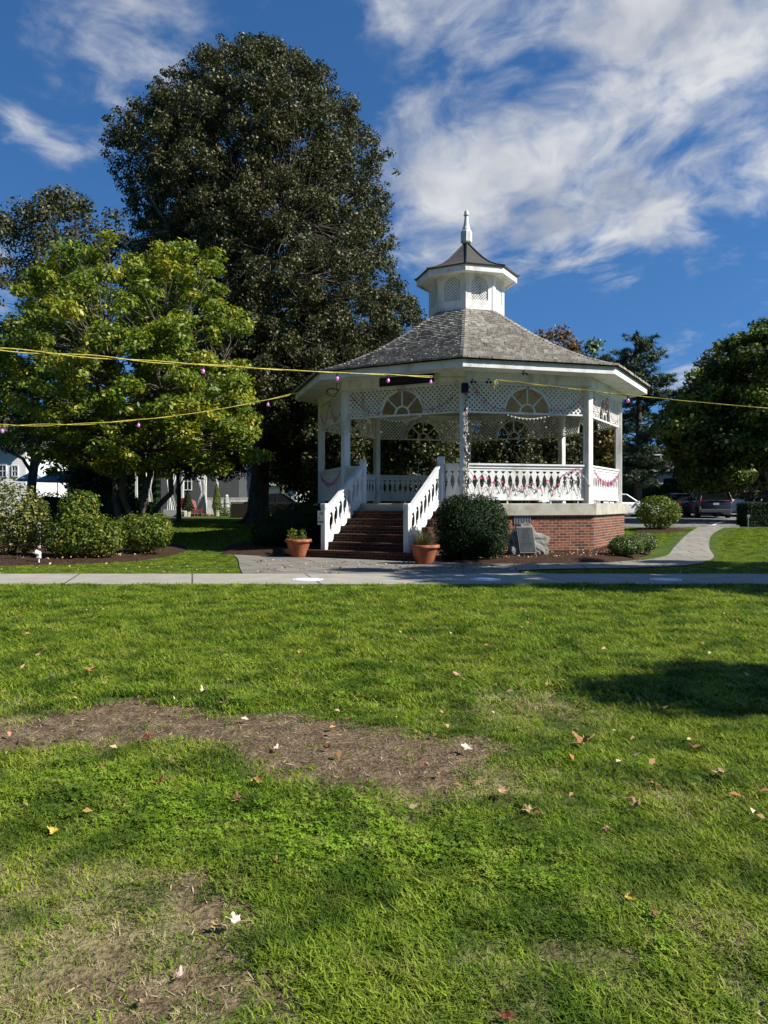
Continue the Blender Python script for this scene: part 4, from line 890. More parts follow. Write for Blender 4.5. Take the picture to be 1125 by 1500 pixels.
# pine
def pine(label, x, d, ytop, ybase, wpx, n):
    k_ = d / F; base = Vector((px_(x, d), d, T(0, d))); o = empty('pine_tree', base, 0, label, 'tree'); top = pz(ytop, d) - base.z
    mb = MB(); mb.tube([(0, 0, -.2), (0, 0, .6), (.1, 0, top * .4), (.05, .05, top * .75), (0, 0, top)], [.42, .27, .22, .13, .02], 10); cs = []; dirs = []
    for i in range(n):
        u = (i + random.random()) / n; z = top * (.16 + .82 * u); wmax = wpx * k_ * (1.02 - .75 * u ** 2.2) * random.uniform(.55, 1.08) * (1 if u > .25 else .7); a = random.uniform(0, 2 * PI)
        e = Vector((math.cos(a) * wmax, math.sin(a) * wmax, z + wmax * (.10 + .35 * u))); s = Vector((0, 0, z)); ps = limb_pts(s, e, -.05, .08, 5); mb.tube(ps, [.055 * (1.3 - u), .045 * (1.3 - u), .035 * (1.3 - u), .025 * (1.3 - u), .015, .008], 5)
        for j in range(int(7 + wmax * 5)):
            t_ = random.uniform(.30, 1.02); p = s.lerp(e, t_) + Vector((random.gauss(0, .30), random.gauss(0, .30), random.gauss(.08, .10))) * (1.1 - .3 * t_); cs.append((*p, random.uniform(.22, .42)))
    mb.build('trunk', M['bark'], o, smooth=True); cs = np.array(cs)
    cnt = 46; idx = np.repeat(np.arange(len(cs)), cnt); c = cs[idx]; dr = unit(RNG.normal(size=(len(idx), 3)) + np.array([0, 0, .8])); p = c[:, :3] + dr * c[:, 3:4] * RNG.random((len(idx), 1)) * np.array([1, 1, .6])
    nr = RNG.normal(size=dr.shape); v, q = leaf_arrays(p, nr, RNG.uniform(.16, .34, len(idx)), .16, RNG, dr)
    np_mesh('crown', v, q, [m_leaf('pine_needles', [(0, (.02, .045, .02)), (.6, (.045, .08, .035)), (1, (.09, .13, .05))], .05, .5, .4)], o); return o
pine('tall open pine with level branches right of the gazebo roof', 934, 50, 498, 738, 74, 80)
pine('second darker pine close behind the gazebo right eave', 893, 60, 520, 740, 44, 44)

# far woods closing the horizon
n = 16000; xx = RNG.uniform(-95, 95, n); hgt = 4.5 + 5.5 * fbm(xx * .12 + 50, xx * 0 + 3) ; zz = RNG.random(n) * hgt
cs = np.stack([xx, RNG.uniform(96, 106, n), .8 + zz, np.full(n, 1.1)], 1); v, q = cluster_leaves(cs, 14, .6, .7, RNG, .4, .7)
fw_ = np_mesh('far_woods', v, q, [dark]); tag(fw_, 'distant line of woods along the horizon', 'woods', kind='stuff')

# ---------------------------------------------------------------- shrubs
def shrub(name, label, base, lobes, n, size, mleaf, asp=.55, core=True, up=.5, thick=.28, cat='shrub', group=None, rough_=.0, stems=6, tight=1.):
    """lobes: (dx, dy, dz, rx, ry, rz); leaves in a shell round the lobes"""
    bz = Vector(base); o = empty(name, base, 0, label, cat, group); A = []; lob = np.array(lobes, float); ar = (lob[:, 3] * lob[:, 5]); cnt = (n * ar / ar.sum()).astype(int)
    P_, N_ = [], []
    for l, c in zip(lob, cnt):
        d = unit(RNG.normal(size=(c, 3))); rad = 1 - thick * RNG.random(c) ** 1.6 + rough_ * (fbm(d[:, 0] * 3 + l[0] * 9 + 20, d[:, 2] * 3 + d[:, 1] * 3 + 20) - .5) + RNG.normal(0, .02, c)
        p = l[:3] + d * rad[:, None] * l[3:]; P_.append(p); N_.append(d / l[3:] * l[3:].mean())
    p = np.concatenate(P_); nn = np.concatenate(N_); k = p[:, 2] > .0; 
    for l in lob: # drop what is deep inside another lobe
        k &= ~((((p - l[:3]) / l[3:]) ** 2).sum(1) < .36)
    p, nn = p[k], nn[k]; nr = nn * .8 * tight + RNG.normal(size=p.shape) * .5 + np.array([0, 0, up])
    v, q = leaf_arrays(p, nr, size * RNG.uniform(.6, 1.3, len(p)), asp)
    np_mesh('foliage', v, q, [mleaf], o)
    mb = MB()
    for s in range(stems):
        a = random.uniform(0, 2 * PI); l = random.choice(lobes); mb.tube(limb_pts((math.cos(a) * .06, math.sin(a) * .06, -.03), (l[0] + random.uniform(-.5, .5) * l[3], l[1] + random.uniform(-.5, .5) * l[4], l[2] + .4 * l[5]), 0, .1, 4), [.022, .018, .014, .01, .005], 5)
    mb.build('stem', M['bark'], o)
    if core:
        cb = MB()
        for l in lobes:
            rings = []
            for j in range(1, 8):
                ph = PI * j / 8; rings.append([(l[0] + l[3] * .80 * math.sin(ph) * math.cos(a) * random.uniform(.93, 1.05), l[1] + l[4] * .80 * math.sin(ph) * math.sin(a), max(.01, l[2] - l[5] * .80 * math.cos(ph))) for a in [2 * PI * m_ / 12 for m_ in range(12)]])
            cb.loft(rings)
        cb.build('inner_foliage', mleaf, o, smooth=True)
    return o
yew = m_leaf('yew_foliage', [(0, (.006, .016, .004)), (.6, (.011, .027, .007)), (.93, (.026, .050, .012)), (1, (.07, .10, .025))], .04, .6, .15)
boxg = m_leaf('boxwood_foliage', [(0, (.035, .07, .010)), (.6, (.08, .13, .018)), (1, (.17, .22, .04))], .2, .45, .4)
azal = m_leaf('azalea_foliage', [(0, (.035, .07, .008)), (.5, (.09, .135, .014)), (.9, (.19, .23, .028)), (1, (.34, .24, .06))], .28, .5, .25)
vari = m_leaf('variegated_foliage', [(0, (.03, .05, .010)), (.5, (.08, .10, .018)), (.85, (.22, .21, .05)), (1, (.42, .38, .16))], .2, .5, .25)
c_ = G(690, 827); yb = 17.55
shrub('yew_shrub', 'large clipped round dark green bush before the gazebo right of the steps', (px_(690, yb + .3), yb + .3, 0), [(0, 0, .78, .86, .85, .80), (-.32, 0, 1.0, .50, .6, .55), (.30, 0, 1.0, .52, .6, .55), (-.3, 0, .48, .56, .7, .5), (.32, 0, .48, .56, .7, .5)], 26000, .05, yew, thick=.18, rough_=.17, tight=.6)
shrub('yew_shrub', 'dark spreading yew bush behind the left flower pot', (px_(425, 22), 22, T(0, 22)), [(0, 0, .55, .95, .9, .72), (.55, .3, .75, .6, .7, .62), (-.4, -.3, .4, .7, .6, .5)], 14000, .06, yew, rough_=.15)
shrub('boxwood_shrub', 'low green bush at the brick corner, nearer of a close pair', (px_(916, 18.6), 18.6, .09), [(0, 0, .24, .36, .32, .27), (-.18, -.05, .2, .26, .26, .22), (.2, .05, .26, .28, .28, .24)], 7000, .042, boxg, thick=.25, rough_=.2)
shrub('boxwood_shrub', 'low green bush beside the footpath, farther of a close pair', (px_(940, 19.8), 19.8, .09), [(0, 0, .25, .37, .34, .28), (.16, .05, .26, .26, .26, .24)], 6000, .042, boxg, thick=.25, rough_=.2)
shrub('viburnum_shrub', 'round leafy shrub by the parking lot before the dark parked car', (px_(963, 29.4), 29.4, T(0, 29.4)), [(0, 0, .72, .78, .7, .66), (-.35, 0, .8, .5, .5, .42), (.40, 0, .72, .52, .5, .5), (.1, 0, 1.05, .4, .4, .34)], 6500, .09, azal, rough_=.25, core=False, thick=.5)
shrub('variegated_shrub', 'tall variegated cream and green shrub at the left edge', (px_(18, 18.4), 18.4, .06), [(0, 0, .95, .8, .7, .95), (-.4, 0, 1.2, .5, .5, .65), (.35, 0, .8, .55, .5, .6), (.55, -.1, 1.12, .38, .35, .3)], 8500, .08, vari, rough_=.55, core=False, thick=.55)
shrub('azalea_shrub', 'broad yellow green shrub with loose leafy top in the mulch bed', (px_(122, 18.0), 18.0, .06), [(0, 0, .55, .85, .7, .6), (-.1, 0, 1.05, .45, .45, .52), (.05, .1, 1.3, .28, .3, .30), (-.5, 0, .5, .5, .5, .42), (.5, 0, .5, .45, .5, .42)], 9500, .08, azal, rough_=.6, core=False, thick=.5)
shrub('azalea_shrub', 'wide half shaded shrub right of the loose topped yellow green shrub', (px_(212, 19.4), 19.4, .06), [(0, 0, .55, .62, .6, .50), (-.35, 0, .6, .42, .45, .44), (.35, 0, .62, .36, .4, .42)], 6000, .08, azal, rough_=.55, core=False, thick=.5)

# ---------------------------------------------------------------- shade trees standing to the right of the frame
def shade_tree(label, x, y, zc, rx, ry, rz, n, per, size):
    g_ = np.random.default_rng(5); c = g_.normal(size=(n, 3)); c = unit(c) * g_.random((n, 1)) ** .42; c = np.column_stack([x + c[:, 0] * rx, y + c[:, 1] * ry, zc + c[:, 2] * rz, g_.uniform(.3, .6, n)])
    tree('maple_tree', label, (x, y, 0), (x, y, zc + rz * .3), .26, c, per, size, mid, M['bark'], 10, None, .7, group='shade trees on the right of the lawn')

def belt(name, label, a0, a1, r0, r1, h, n, mleaf):
    a = RNG.uniform(a0, a1, n); r = RNG.uniform(r0, r1, n); x, y = np.sin(a) * r, -np.cos(a) * r; hh = h * (.65 + .6 * fbm(a * 7 + 30, a * 0 + 2)); z = RNG.random(n) ** .9 * hh
    v, q = cluster_leaves(np.stack([x, y, z + .5, np.full(n, 1.5)], 1), 12, .95, .8, RNG, .3, .7); tag(np_mesh(name, v, q, [mleaf]), label, 'woods', kind='stuff')
belt('sky_block_trees', 'unseen belt of trees added behind the viewer to cut sky light', R(-115), R(38), 24, 34, 19, 7500, dark)  # added out of view to block sky light on the gazebo front
# ================================================================ flower pots
def pot(label, x, d, r, h, fill):
    o = empty('flower_pot', (px_(x, d), d, .02), 0, label, 'flower pot', 'terracotta pots flanking the steps')
    b = MB(); b.lathe([(r * .62, 0), (r * .66, .02), (r * .93, h * .80), (r * .95, h * .82), (r * 1.06, h * .83), (r * 1.09, h * .87), (r * 1.07, h * .99), (r * 1.03, h), (r * .94, h * .99), (r * .90, h * .88), (.01, h * .87)], 32); b.build('pot', M['terracotta'], o, smooth=True)
    b = MB(); b.lathe([(r * .88, h * .86), (r * .6, h * .91), (.01, h * .93)], 16, cap0=False); b.build('soil', mmulch, o)
    vs, q = [], []
    n = 420 if fill == 'grass' else 160
    for i in range(n):
        a = random.uniform(0, 2 * PI); rr = r * .75 * math.sqrt(random.random()); L = random.uniform(.22, .48) if fill == 'grass' else random.uniform(.08, .26); ln = random.uniform(.1, .75) * L * (1 if fill == 'grass' else 1.1); w_ = .004; dx, dy = math.cos(a), math.sin(a); k = len(vs)
        for u, ww in ((0, 1), (.35, 1), (.7, .8), (1, .1)):
            z = h * .88 + L * (u - .45 * u * u * ln / L * 1.6); X_ = rr * dx + dx * ln * u * u; Y_ = rr * dy + dy * ln * u * u; vs += [(X_ - dy * w_ * ww, Y_ + dx * w_ * ww, z), (X_ + dy * w_ * ww, Y_ - dx * w_ * ww, z)]
        for j in range(3): q.append((k + 2 * j, k + 2 * j + 1, k + 2 * j + 3, k + 2 * j + 2))
    mgp = m_leaf('potted_grass', [(0, (.06, .05, .03)), (.5, (.12, .10, .055)), (1, (.10, .12, .04))], .15) if fill == 'grass' else m_leaf('trailing_plant', [(0, (.10, .11, .03)), (.6, (.20, .20, .06)), (1, (.35, .30, .14))], .2)
    np_mesh('plant', np.array(vs), np.array(q), [mgp], o)
    if fill != 'grass':
        c = np.array([[random.uniform(-.8, .8) * r, random.uniform(-.6, .6) * r, h + random.uniform(0, .22), .10] for _ in range(16)]); v, q = cluster_leaves(c, 26, .05, .8); np_mesh('leaves', v, q, [azal], o)
pot('terracotta pot with wispy dry grass right of the steps', 622, 16.9, .31, .42, 'grass')
pot('terracotta pot with trailing plants left of the steps', 437, 19.1, .31, .44, 'trail')

# ================================================================ small ground things
def disc(label, x):
    p = G(x, 851.0); b = MB(); b.lathe([(.27, 0), (.27, .004), (.26, .006), (.0, .006)], 40, cap1=False)
    o = b.build('marker_disc', mat('white_disc', (.78, .77, .78), .6) if not bpy.data.materials.get('white_disc') else bpy.data.materials['white_disc'], loc=(p.x, p.y, .026)); tag(o, label, 'marker', 'white round markers on the sidewalk')
    r = MB(); n_ = 48; rr = [(.215, .0065), (.215, .0078), (.23, .0078), (.23, .0065)]
    r.loft([[(a_ * math.cos(2 * PI * k / n_), a_ * math.sin(2 * PI * k / n_), z_) for k in range(n_)] for a_, z_ in rr], False, False); r.build('ring_print', bpy.data.materials.get('lilac_print') or mat('lilac_print', (.40, .36, .44), .6), o)
disc('white round marker on the sidewalk, leftmost of three', 451); disc('white round marker on the sidewalk in line with the boulder', 711); disc('white round marker on the sidewalk, rightmost of three', 975)
# garden spotlight in the left mulch
p = GX(57, 16.95); o = empty('garden_spotlight', (p.x, p.y, .06), 0, 'small white plastic garden spotlight in the left mulch bed', 'spotlight')
b = MB(); b.tube([(0, 0, -.05), (0, 0, .14)], .018, 8); b.bbox(-.04, .04, -.035, .035, .08, .15, .01); b.build('stake', M['white'], o)
b = MB(); b.lathe([(.035, -.07), (.05, -.05), (.06, .05), (.065, .055), (.05, .05), (.02, .03)], 16, X=lambda v: Vector((-.02 + v[2] * -.85 + v[0] * .3, v[1], .19 + v[2] * .35 + v[0] * .9))); b.build('lamp_head', M['white'], o, smooth=True)
# wooden lattice panel behind the shrubs
d_ = 20.5; o = empty('lattice_panel', (px_(70, d_), d_, T(0, d_)), 0, 'low white garden lattice panel between the left shrubs', 'trellis')
b = MB(); b.box(-.26, -.20, -.02, .02, 0, .80); b.box(.20, .26, -.02, .02, 0, .80); b.box(-.2, .2, -.02, .02, .74, .80); b.box(-.2, .2, -.02, .02, .02, .08); b.build('frame', M['white_weathered'], o)
b = MB()
for i in range(7): b.box(-.2 + i * .066 - .008 * 0, -.2 + i * .066 + .012, -.012, .0, .08, .74)
for i in range(10): b.box(-.2, .2, .0, .012, .12 + i * .065, .132 + i * .065)
b.build('lattice', M['white_weathered'], o)
# fallen branch in the shade
p0 = GX(185, 22.0); b = MB(); b.tube([(0, 0, .03), (.35, .05, .045), (.8, -.04, .03), (1.3, .03, .05)], [.022, .018, .014, .006], 6); b.tube([(.35, .05, .045), (.5, .2, .08)], [.01, .004], 5)
tag(b.build('fallen_branch', M['bark_pale'], loc=(p0.x, p0.y, T(0, 22) + .0)), 'pale fallen branch lying in the shade under the left shrubs', 'branch')

# ---------------------------------------------------------------- fallen leaves
def maple_mesh(curl, lobes5=True):
    out = []; n = 30
    tips = [(-2.15, .62), (-1.15, .92), (0, 1.05), (1.15, .92), (2.15, .62)]
    for i in range(n + 1):
        a = -2.9 + 5.8 * i / n; r = .46
        for ta, tl in tips: r = max(r, tl * math.exp(-((a - ta) / .34) ** 2))
        r *= 1 + .10 * (-1) ** i; out.append((a, r))
    vs = [(0, -.12, 0)]; fs = []
    for a, r in out:
        for f in (.5, 1.): 
            x, y = math.sin(a) * r * f, math.cos(a) * r * f; vs.append((x, y, curl * (x * x * 1.1 + .5 * y * y * (1 if y > 0 else .3)) + .10 * f * f * math.sin(3 * a + curl * 5)))
    for i in range(n):
        k = 1 + 2 * i; fs += [(0, k, k + 2), (k, k + 1, k + 3, k + 2)]
    b = MB(); b.add(vs, fs); return b, len(vs)
LM = {}
def leafmat(c, dk):
    key = tuple(c)
    if key not in LM:
        m = mat('dry_leaf', c, .7, .2); t = NT(m); t.base(t.ramp(t.noise(t.objc(), 3.5, 5), [(.3, tuple(dk)), (.6, tuple(c)), (.8, tuple(min(1, x * 1.25) for x in c))])); LM[key] = m
    return LM[key]
tan, ora, brn, pal, yel, red = (.44, .29, .16), (.40, .21, .09), (.20, .095, .045), (.72, .62, .50), (.60, .42, .07), (.15, .03, .02)
FL = [(57, 964, .13, tan, 'large tan curled leaf on the grass at the left edge'), (76, 928, .09, brn, 'brown leaf just above the large tan leaf at left'), (135, 988, .12, ora, 'orange brown leaf on the grass above the bare soil, left side'),
      (40, 933, .08, tan, 'small tan leaf near the left edge beside a brown leaf'), (68, 940, .06, yel, 'tiny yellow leaf below the brown leaf at left'), (329, 1040, .09, tan, 'tan leaf on the upper rim of the bare soil strip'), (216, 1085, .07, red, 'dark red brown leaf on the lower left of the bare soil'),
      (375, 1153, .085, ora, 'orange tan leaf in the grass below the bare soil'), (350, 1181, .075, brn, 'brown and white curled leaf below the orange tan leaf'), (78, 1220, .06, yel, 'yellow brown leaf in the clover at the left edge'), (345, 1364, .064, pal, 'pale cream maple leaf with long stem on worn ground'),
      (264, 1436, .042, (.70, .50, .44), 'small pinkish pale leaf near the bottom left'), (207, 1481, .04, tan, 'small tan leaf at the bottom left below the pinkish leaf'), (404, 1270, .045, (.42, .28, .08), 'ochre leaf standing in clover near the worn patch'), (318, 1362, .045, (.45, .30, .12), 'small curled tan leaf left of the cream maple leaf'),
      (670, 995, .08, tan, 'tan leaf alone in the middle of the lawn'), (685, 1105, .075, pal, 'pale leaf on the right end of the bare soil'), (856, 1098, .13, ora, 'large crumpled orange brown leaf right of the bare soil'), (1018, 1103, .09, brn, 'brown leaf standing upright at the right in the grass'),
      (1060, 1148, .11, tan, 'wide tan leaf near the right edge of the lawn'), (957, 1156, .06, ora, 'orange leaf in grass left of the wide tan leaf'), (735, 1173, .065, tan, 'tan leaf in clover below the bare soil right end'), (775, 1195, .06, tan, 'light brown leaf right of the clover patch'),
      (933, 1198, .075, tan, 'tan folded leaf in the right part of the lawn'), (887, 1221, .05, (.4, .25, .15), 'slim upright tan leaf left below the folded leaf'), (921, 1326, .045, yel, 'yellow leaf in grass at the lower right'), (962, 1353, .05, brn, 'dark brown leaf below the yellow leaf at lower right'),
      (208, 1208, .045, yel, 'yellow curled leaf in the grass left of the clover'), (232, 1151, .06, red, 'reddish brown leaf in the clover under the bare soil'), (299, 1021, .08, (.55, .6, .3), 'pale green leaf lying above the bare soil'), (770, 900, .12, tan, 'pair like broken tan leaf near the sidewalk'), (892, 911, .09, brn, 'brown leaf near the sidewalk right of centre'),
      (567, 920, .08, pal, 'pale leaf near the sidewalk in the middle'), (75, 1001, .09, pal, 'pale torn leaf on the left above the bare soil'), (622, 1124, .022, (.5, .03, .03), 'tiny red petal on the bare soil edge'), (590, 1124, .022, yel, 'tiny yellow petal beside the red petal'), (743, 1499, .05, red, 'dark red leaf at the bottom edge'),
      (480, 1101, .06, brn, 'thin brown leaf on the bare soil centre'), (405, 1102, .06, pal, 'pale narrow leaf on the bare soil left of centre'), (1160, 900, .1, tan, 'tan leaf beyond the right edge'), (1000, 975, .07, brn, 'brown leaf in the shadow at right'), (645, 1135, .05, tan, 'tan leaf at the lower rim of the bare soil')]
protos = {}
for i, (x, y, s, c, lab) in enumerate(FL):
    if x > 1125: continue
    ci = random.choice([.5, .9, -.5, 1.2]); key = (c, ci)
    b, n_ = maple_mesh(ci); g = G(x, y); zz_ = float(gz_at(g.x, g.y)); 
    o = empty('fallen_leaf', (g.x, g.y, zz_ + .022 + .02 * (s > .06)), random.uniform(0, 6.28), lab, 'leaf', 'fallen leaves on the lawn'); dk = tuple(v_ * .5 for v_ in c)
    bl_ = b.build('blade', leafmat(c, dk), o); o.scale = (s * .60,) * 3; o.rotation_euler = (random.uniform(-.5, .35), random.uniform(-.4, .4), random.uniform(0, 6.28) if 'long stem' not in lab else R(100))
    st_ = MB(); st_.tube([(0, -.1, 0), (.03, -.7, .05), (.1, -1.45 if 'long' in lab else -1.0, .12)], [.03, .02, .02], 5); st_.build('stalk', leafmat((.5, .38, .14), (.3, .2, .08)), o)
# small litter too many to count
def litter(name, pts, size, cols, label, lift=.025):
    n = len(pts); z = gz_at(pts[:, 0], pts[:, 1]) + lift; p = np.column_stack([pts, z]); nr = RNG.normal(0, .45, (n, 3)) + np.array([0, 0, 1.]); v, q = leaf_arrays(p, nr, size * RNG.uniform(.5, 1.5, n), .55, fold=.3)
    m = m_leaf(name + '_mat', cols, 0, .7, .2); o = np_mesh(name, v, q, [m]); tag(o, label, 'leaf litter', kind='stuff')
LC = [(0, (.14, .07, .035)), (.4, (.35, .2, .08)), (.7, (.5, .36, .16)), (.9, (.6, .5, .3)), (1, (.4, .1, .04))]
yy = RNG.uniform(3.2, SW0, 520); xx = RNG.uniform(-.6, .6, 520) * yy; litter('leaf_litter', np.column_stack([xx, yy]), .042, LC, 'scattered small fallen leaves and bits over the lawn', .03)
pl = np.concatenate([polypts([(1.5, 17.1), (4.2, 17.2), (6.5, 19.0), (7.4, 20.6), (6.8, 21), (5, 19.8), (1.5, 18.2)], 900), polypts([(-12, 16.7), (-7.3, 16.8), (-5.7, 18), (-5.5, 20), (-12, 20)], 700)]); litter('mulch_litter', pl, .05, LC, 'small fallen leaves lying on the mulch beds', .13)
pl = np.concatenate([polypts(a, 260) for a in ([(-14, SW1), (-2.7, SW1), (-3.4, 18), (-14, 16.5)], [(2.7, SW1), (14, SW1), (14, 24), (8.5, 18.4), (5, 15.5)], [(-5, 20), (-3, 22), (-1, 34), (-12, 34), (-8, 24)], [(-2.6, 14.5), (3, 14.5), (2, 17), (-3, 18)])]); litter('path_litter', pl, .06, LC, 'small fallen leaves behind the sidewalk and on the paths', .035)
# bits of straw and twig on the bare soil
bp_ = np.array(BARE); n = 2600; pts = RNG.uniform(bp_.min(0), bp_.max(0), (n, 2)); pts = pts[abs(pts[:, 0]) < 3.2]; b_m = masks(pts[:, 0], pts[:, 1])[0]; pts = pts[b_m > .5]; pts2 = np.column_stack([RNG.uniform(-1.6, 1.2, 1800), RNG.uniform(2.0, 3.4, 1800)]); pts = np.concatenate([pts, pts2[masks(pts2[:, 0], pts2[:, 1])[0] > .35]])
p = np.column_stack([pts, gz_at(pts[:, 0], pts[:, 1]) + .004]); v, q = leaf_arrays(p, RNG.normal(0, .25, p.shape) + np.array([0, 0, 1.]), RNG.uniform(.015, .06, len(p)), .09); tag(np_mesh('soil_debris', v, q, [m_leaf('straw_bits', [(0, (.16, .11, .06)), (.5, (.36, .29, .16)), (1, (.5, .44, .28))], 0, .8, .1)]), 'bits of dead straw and twigs on the bare soil', 'debris', kind='stuff')

# ================================================================ rope lights and garlands
rope = mat('yellow_rope', (.62, .50, .04), .5, .4); t = NT(rope); t.base(t.ramp(t.noise(t.pos(), 22, 3), [(.35, (.36, .29, .03)), (.65, (.66, .57, .10))]))
pinkb = mat('pink_bulb', (.62, .16, .50), .18, .6); pinkb.node_tree.nodes['Principled BSDF'].inputs['Emission Color'].default_value = (1, .35, .85, 1); pinkb.node_tree.nodes['Principled BSDF'].inputs['Emission Strength'].default_value = .15
pinks = mat('pink_felt', (.70, .09, .24), .8, .2); pale = mat('clear_bulb', (.8, .78, .72), .2, .6); wire = mat('dark_green_wire', (.02, .025, .02), .6, .3); wwire = mat('white_wire', (.62, .60, .55), .6)
def sag_line(p0, p1, sag, n=40):
    p0, p1 = Vector(p0), Vector(p1); out = []
    for k in range(n + 1):
        u = k / n; p = p0.lerp(p1, u); p.z -= sag * 4 * u * (1 - u); out.append(p)
    return out
def rope_light(label, p0, p1, sag, bulbs, amp=.03, th=.0095):
    pts = sag_line(p0, p1, sag, 90); o = empty('rope_light', pts[0], 0, label, 'string light', 'yellow rope lights strung to the gazebo'); b0 = Vector(pts[0]); b = MB(lambda v: v - b0); d_ = (Vector(p1) - Vector(p0)); L = d_.length
    for s_ in (0, 1):
        b.tube([p + Vector((0, 0, amp * math.sin(k * .33 + s_ * PI) * (.55 + .45 * math.sin(k * .07 + s_)))) + Vector((0, amp * .6 * math.cos(k * .33 + s_ * PI), 0)) for k, p in enumerate(pts)], th, 6)
    b.build('cord', rope, o)
    for u in bulbs:
        i = int(u * 90); p = pts[i] - b0; q = MB(); q.lathe([(.014, 0), (.016, -.03), (.024, -.035), (.024, -.075), (.018, -.08)], 10, p); h_ = q.build('bulb', M['black'], o)
        q = MB(); q.lathe([(.013, -.078), (.022, -.095), (.035, -.122), (.038, -.142), (.030, -.168), (.012, -.182), (.002, -.184)], 14, p); q.build('glass', pinkb, h_, smooth=True)
def uof(p0, p1, x):   # where along the rope it crosses a sight line
    p0, p1 = Vector(p0), Vector(p1); s = (x - 562.5) / F; return (s * p0.y - p0.x) / ((p1.x - p0.x) - s * (p1.y - p0.y))
a_, b_ = P(-160, 497, 13.0), corner(0, 4.74, 4.47); b_.z = pz(553, b_.y); b_.x = px_(683, b_.y)
rope_light('upper yellow rope light running left from the front post', a_, b_, .10, [uof(a_, b_, x) for x in (299, 500, 570, 634)])
a2, b2 = P(-120, 618, 17.0), P(462, 568, 21.2)
rope_light('lower yellow rope light running left from the left eave', a2, b2, .42, [uof(a2, b2, x) for x in (10, 203, 393)], .025, .008)
a3, b3 = P(727, 556, 19.0), P(1240, 607, 17.2)
rope_light('thin yellow rope light running right from the header beam', a3, b3, .06, [uof(a3, b3, 921)], .012, .008)
b = MB(); b.tube([P(727, 556, 18.98), P(724, 560, 18.97), P(726, 565, 18.97), P(729, 561, 18.98), P(727, 556, 18.98), P(723, 569, 18.97)], .012, 6); tag(b.build('rope_knot', rope), 'tied yellow rope end knotted on the header beam', 'rope')

def heart(mb, c, X, s=.055):
    pts = []
    for k in range(14):
        a = 2 * PI * k / 14; pts.append((.0625 * s * 16 * math.sin(a) ** 3, .0625 * s * (13 * math.cos(a) - 5 * math.cos(2 * a) - 2 * math.cos(3 * a) - math.cos(4 * a))))
    mb.prism([(c[0] + x, c[2] + z) for x, z in pts], c[1], c[1] + .008, X)
def garland(name, label, k, pts, n, deco, m_cord, out=.08, cr=.005, group='light strings on the gazebo', r_=4.6, msh_='bulb', mbulb=None, s=.055, start=.04):
    X = face_frame(k, r_); b0 = X(Vector((pts[0][0], out, pts[0][1]))); o = empty(name, b0, 0, label, 'garland', group); XX = lambda v: X(v) - b0
    # resample
    L = [0]
    for i in range(1, len(pts)): L.append(L[-1] + math.dist(pts[i - 1], pts[i]))
    f = lambda u: (float(np.interp(u * L[-1], L, [p[0] for p in pts])), float(np.interp(u * L[-1], L, [p[1] for p in pts])))
    b = MB(XX); N_ = max(30, len(pts) * 3); b.tube([(f(j / N_)[0], out + .006 * math.sin(j * 1.7), f(j / N_)[1] + .006 * math.sin(j * 2.3)) for j in range(N_ + 1)], cr, 5); b.build('cord', m_cord, o)
    for j in range(n):
        x, z = f(start + (1 - 2 * start) * j / max(1, n - 1)); q = MB(XX)
        if deco == 'heart': heart(q, (x, out + .012, z - s * .8), None, s)
        elif deco == 'tassel':
            for w_ in (-.016, .016): q.box(x + w_ - .005, x + w_ + .005, out, out + .012, z - .07 - .07 * random.random(), z)
        else: q.lathe([(.002, -.03), (.014, -.02), (.016, 0), (.008, .016)], 8, (x, out + .01, z - .02))
        q.build(msh_, mbulb or pinks, o)
def zig(x0, x1, z0, z1, n, seed):
    rr = random.Random(seed); return [(x0 + (x1 - x0) * k / n, (z0 if k % 2 else z1) + rr.uniform(-.06, .06)) for k in range(n + 1)]
# on the two front valances, swags up over the fan arch
for k, lab in ((0, 'right'), (7, 'left')):
    sw_ = [(-1.55, 4.28), (-1.3, 4.05), (-1.0, 3.80), (-.66, 3.74), (-.35, 4.0), (0, 4.36), (.35, 4.02), (.66, 3.76), (1.0, 3.78), (1.3, 3.9), (1.58, 4.12)]
    garland('heart_garland', 'dark light string with pink hearts over the %s front fan arch' % lab, k, sw_, 13, 'heart', wire, s=.034, msh_='heart')
    sm = [(x, 3.64 - .11 * (1 - (x / .62) ** 2)) for x in [-.62 + 1.24 * j / 12 for j in range(13)]]
    garland('icicle_light', 'thin white light string hanging under the %s front fan arch' % lab, k, sm, 12, 'bulb', wwire, .05, .007, mbulb=pale)
for k, lab in ((1, 'right side'), (6, 'left side')):
    garland('heart_garland', 'pink heart light string on the %s valance' % lab, k, [(-1.5, 4.2), (-1.1, 3.85), (-.7, 3.78), (-.2, 4.2), (0, 4.35), (.3, 4.0), (.6, 3.8), (1.0, 3.75), (1.5, 3.85), (1.6, 3.9)], 14, 'heart', wire, s=.036, msh_='heart')
    garland('tassel_garland', 'pink tassel garland swagged on the %s railing' % lab, k, [(x, DK + .92 - .32 * (1 - (x / 1.5) ** 2)) for x in [-1.5 + 3 * j / 14 for j in range(15)]], 22, 'tassel', wire, mbulb=pinks, msh_='tassel')
garland('heart_garland', 'dark tangled light string with pink hearts on the front right railing', 0, [(-1.6, 2.15), (-1.45, 1.9), (-1.2, 2.12), (-1.05, 1.85), (-.8, 2.0), (-.6, 1.72), (-.35, 1.82), (-.2, 1.68), (.1, 1.9), (.3, 1.72), (.55, 1.98), (.8, 1.7), (1.0, 2.1), (1.25, 2.2), (1.45, 2.28), (1.6, 2.05)], 16, 'heart', wire, .05, .006, s=.038, msh_='heart')
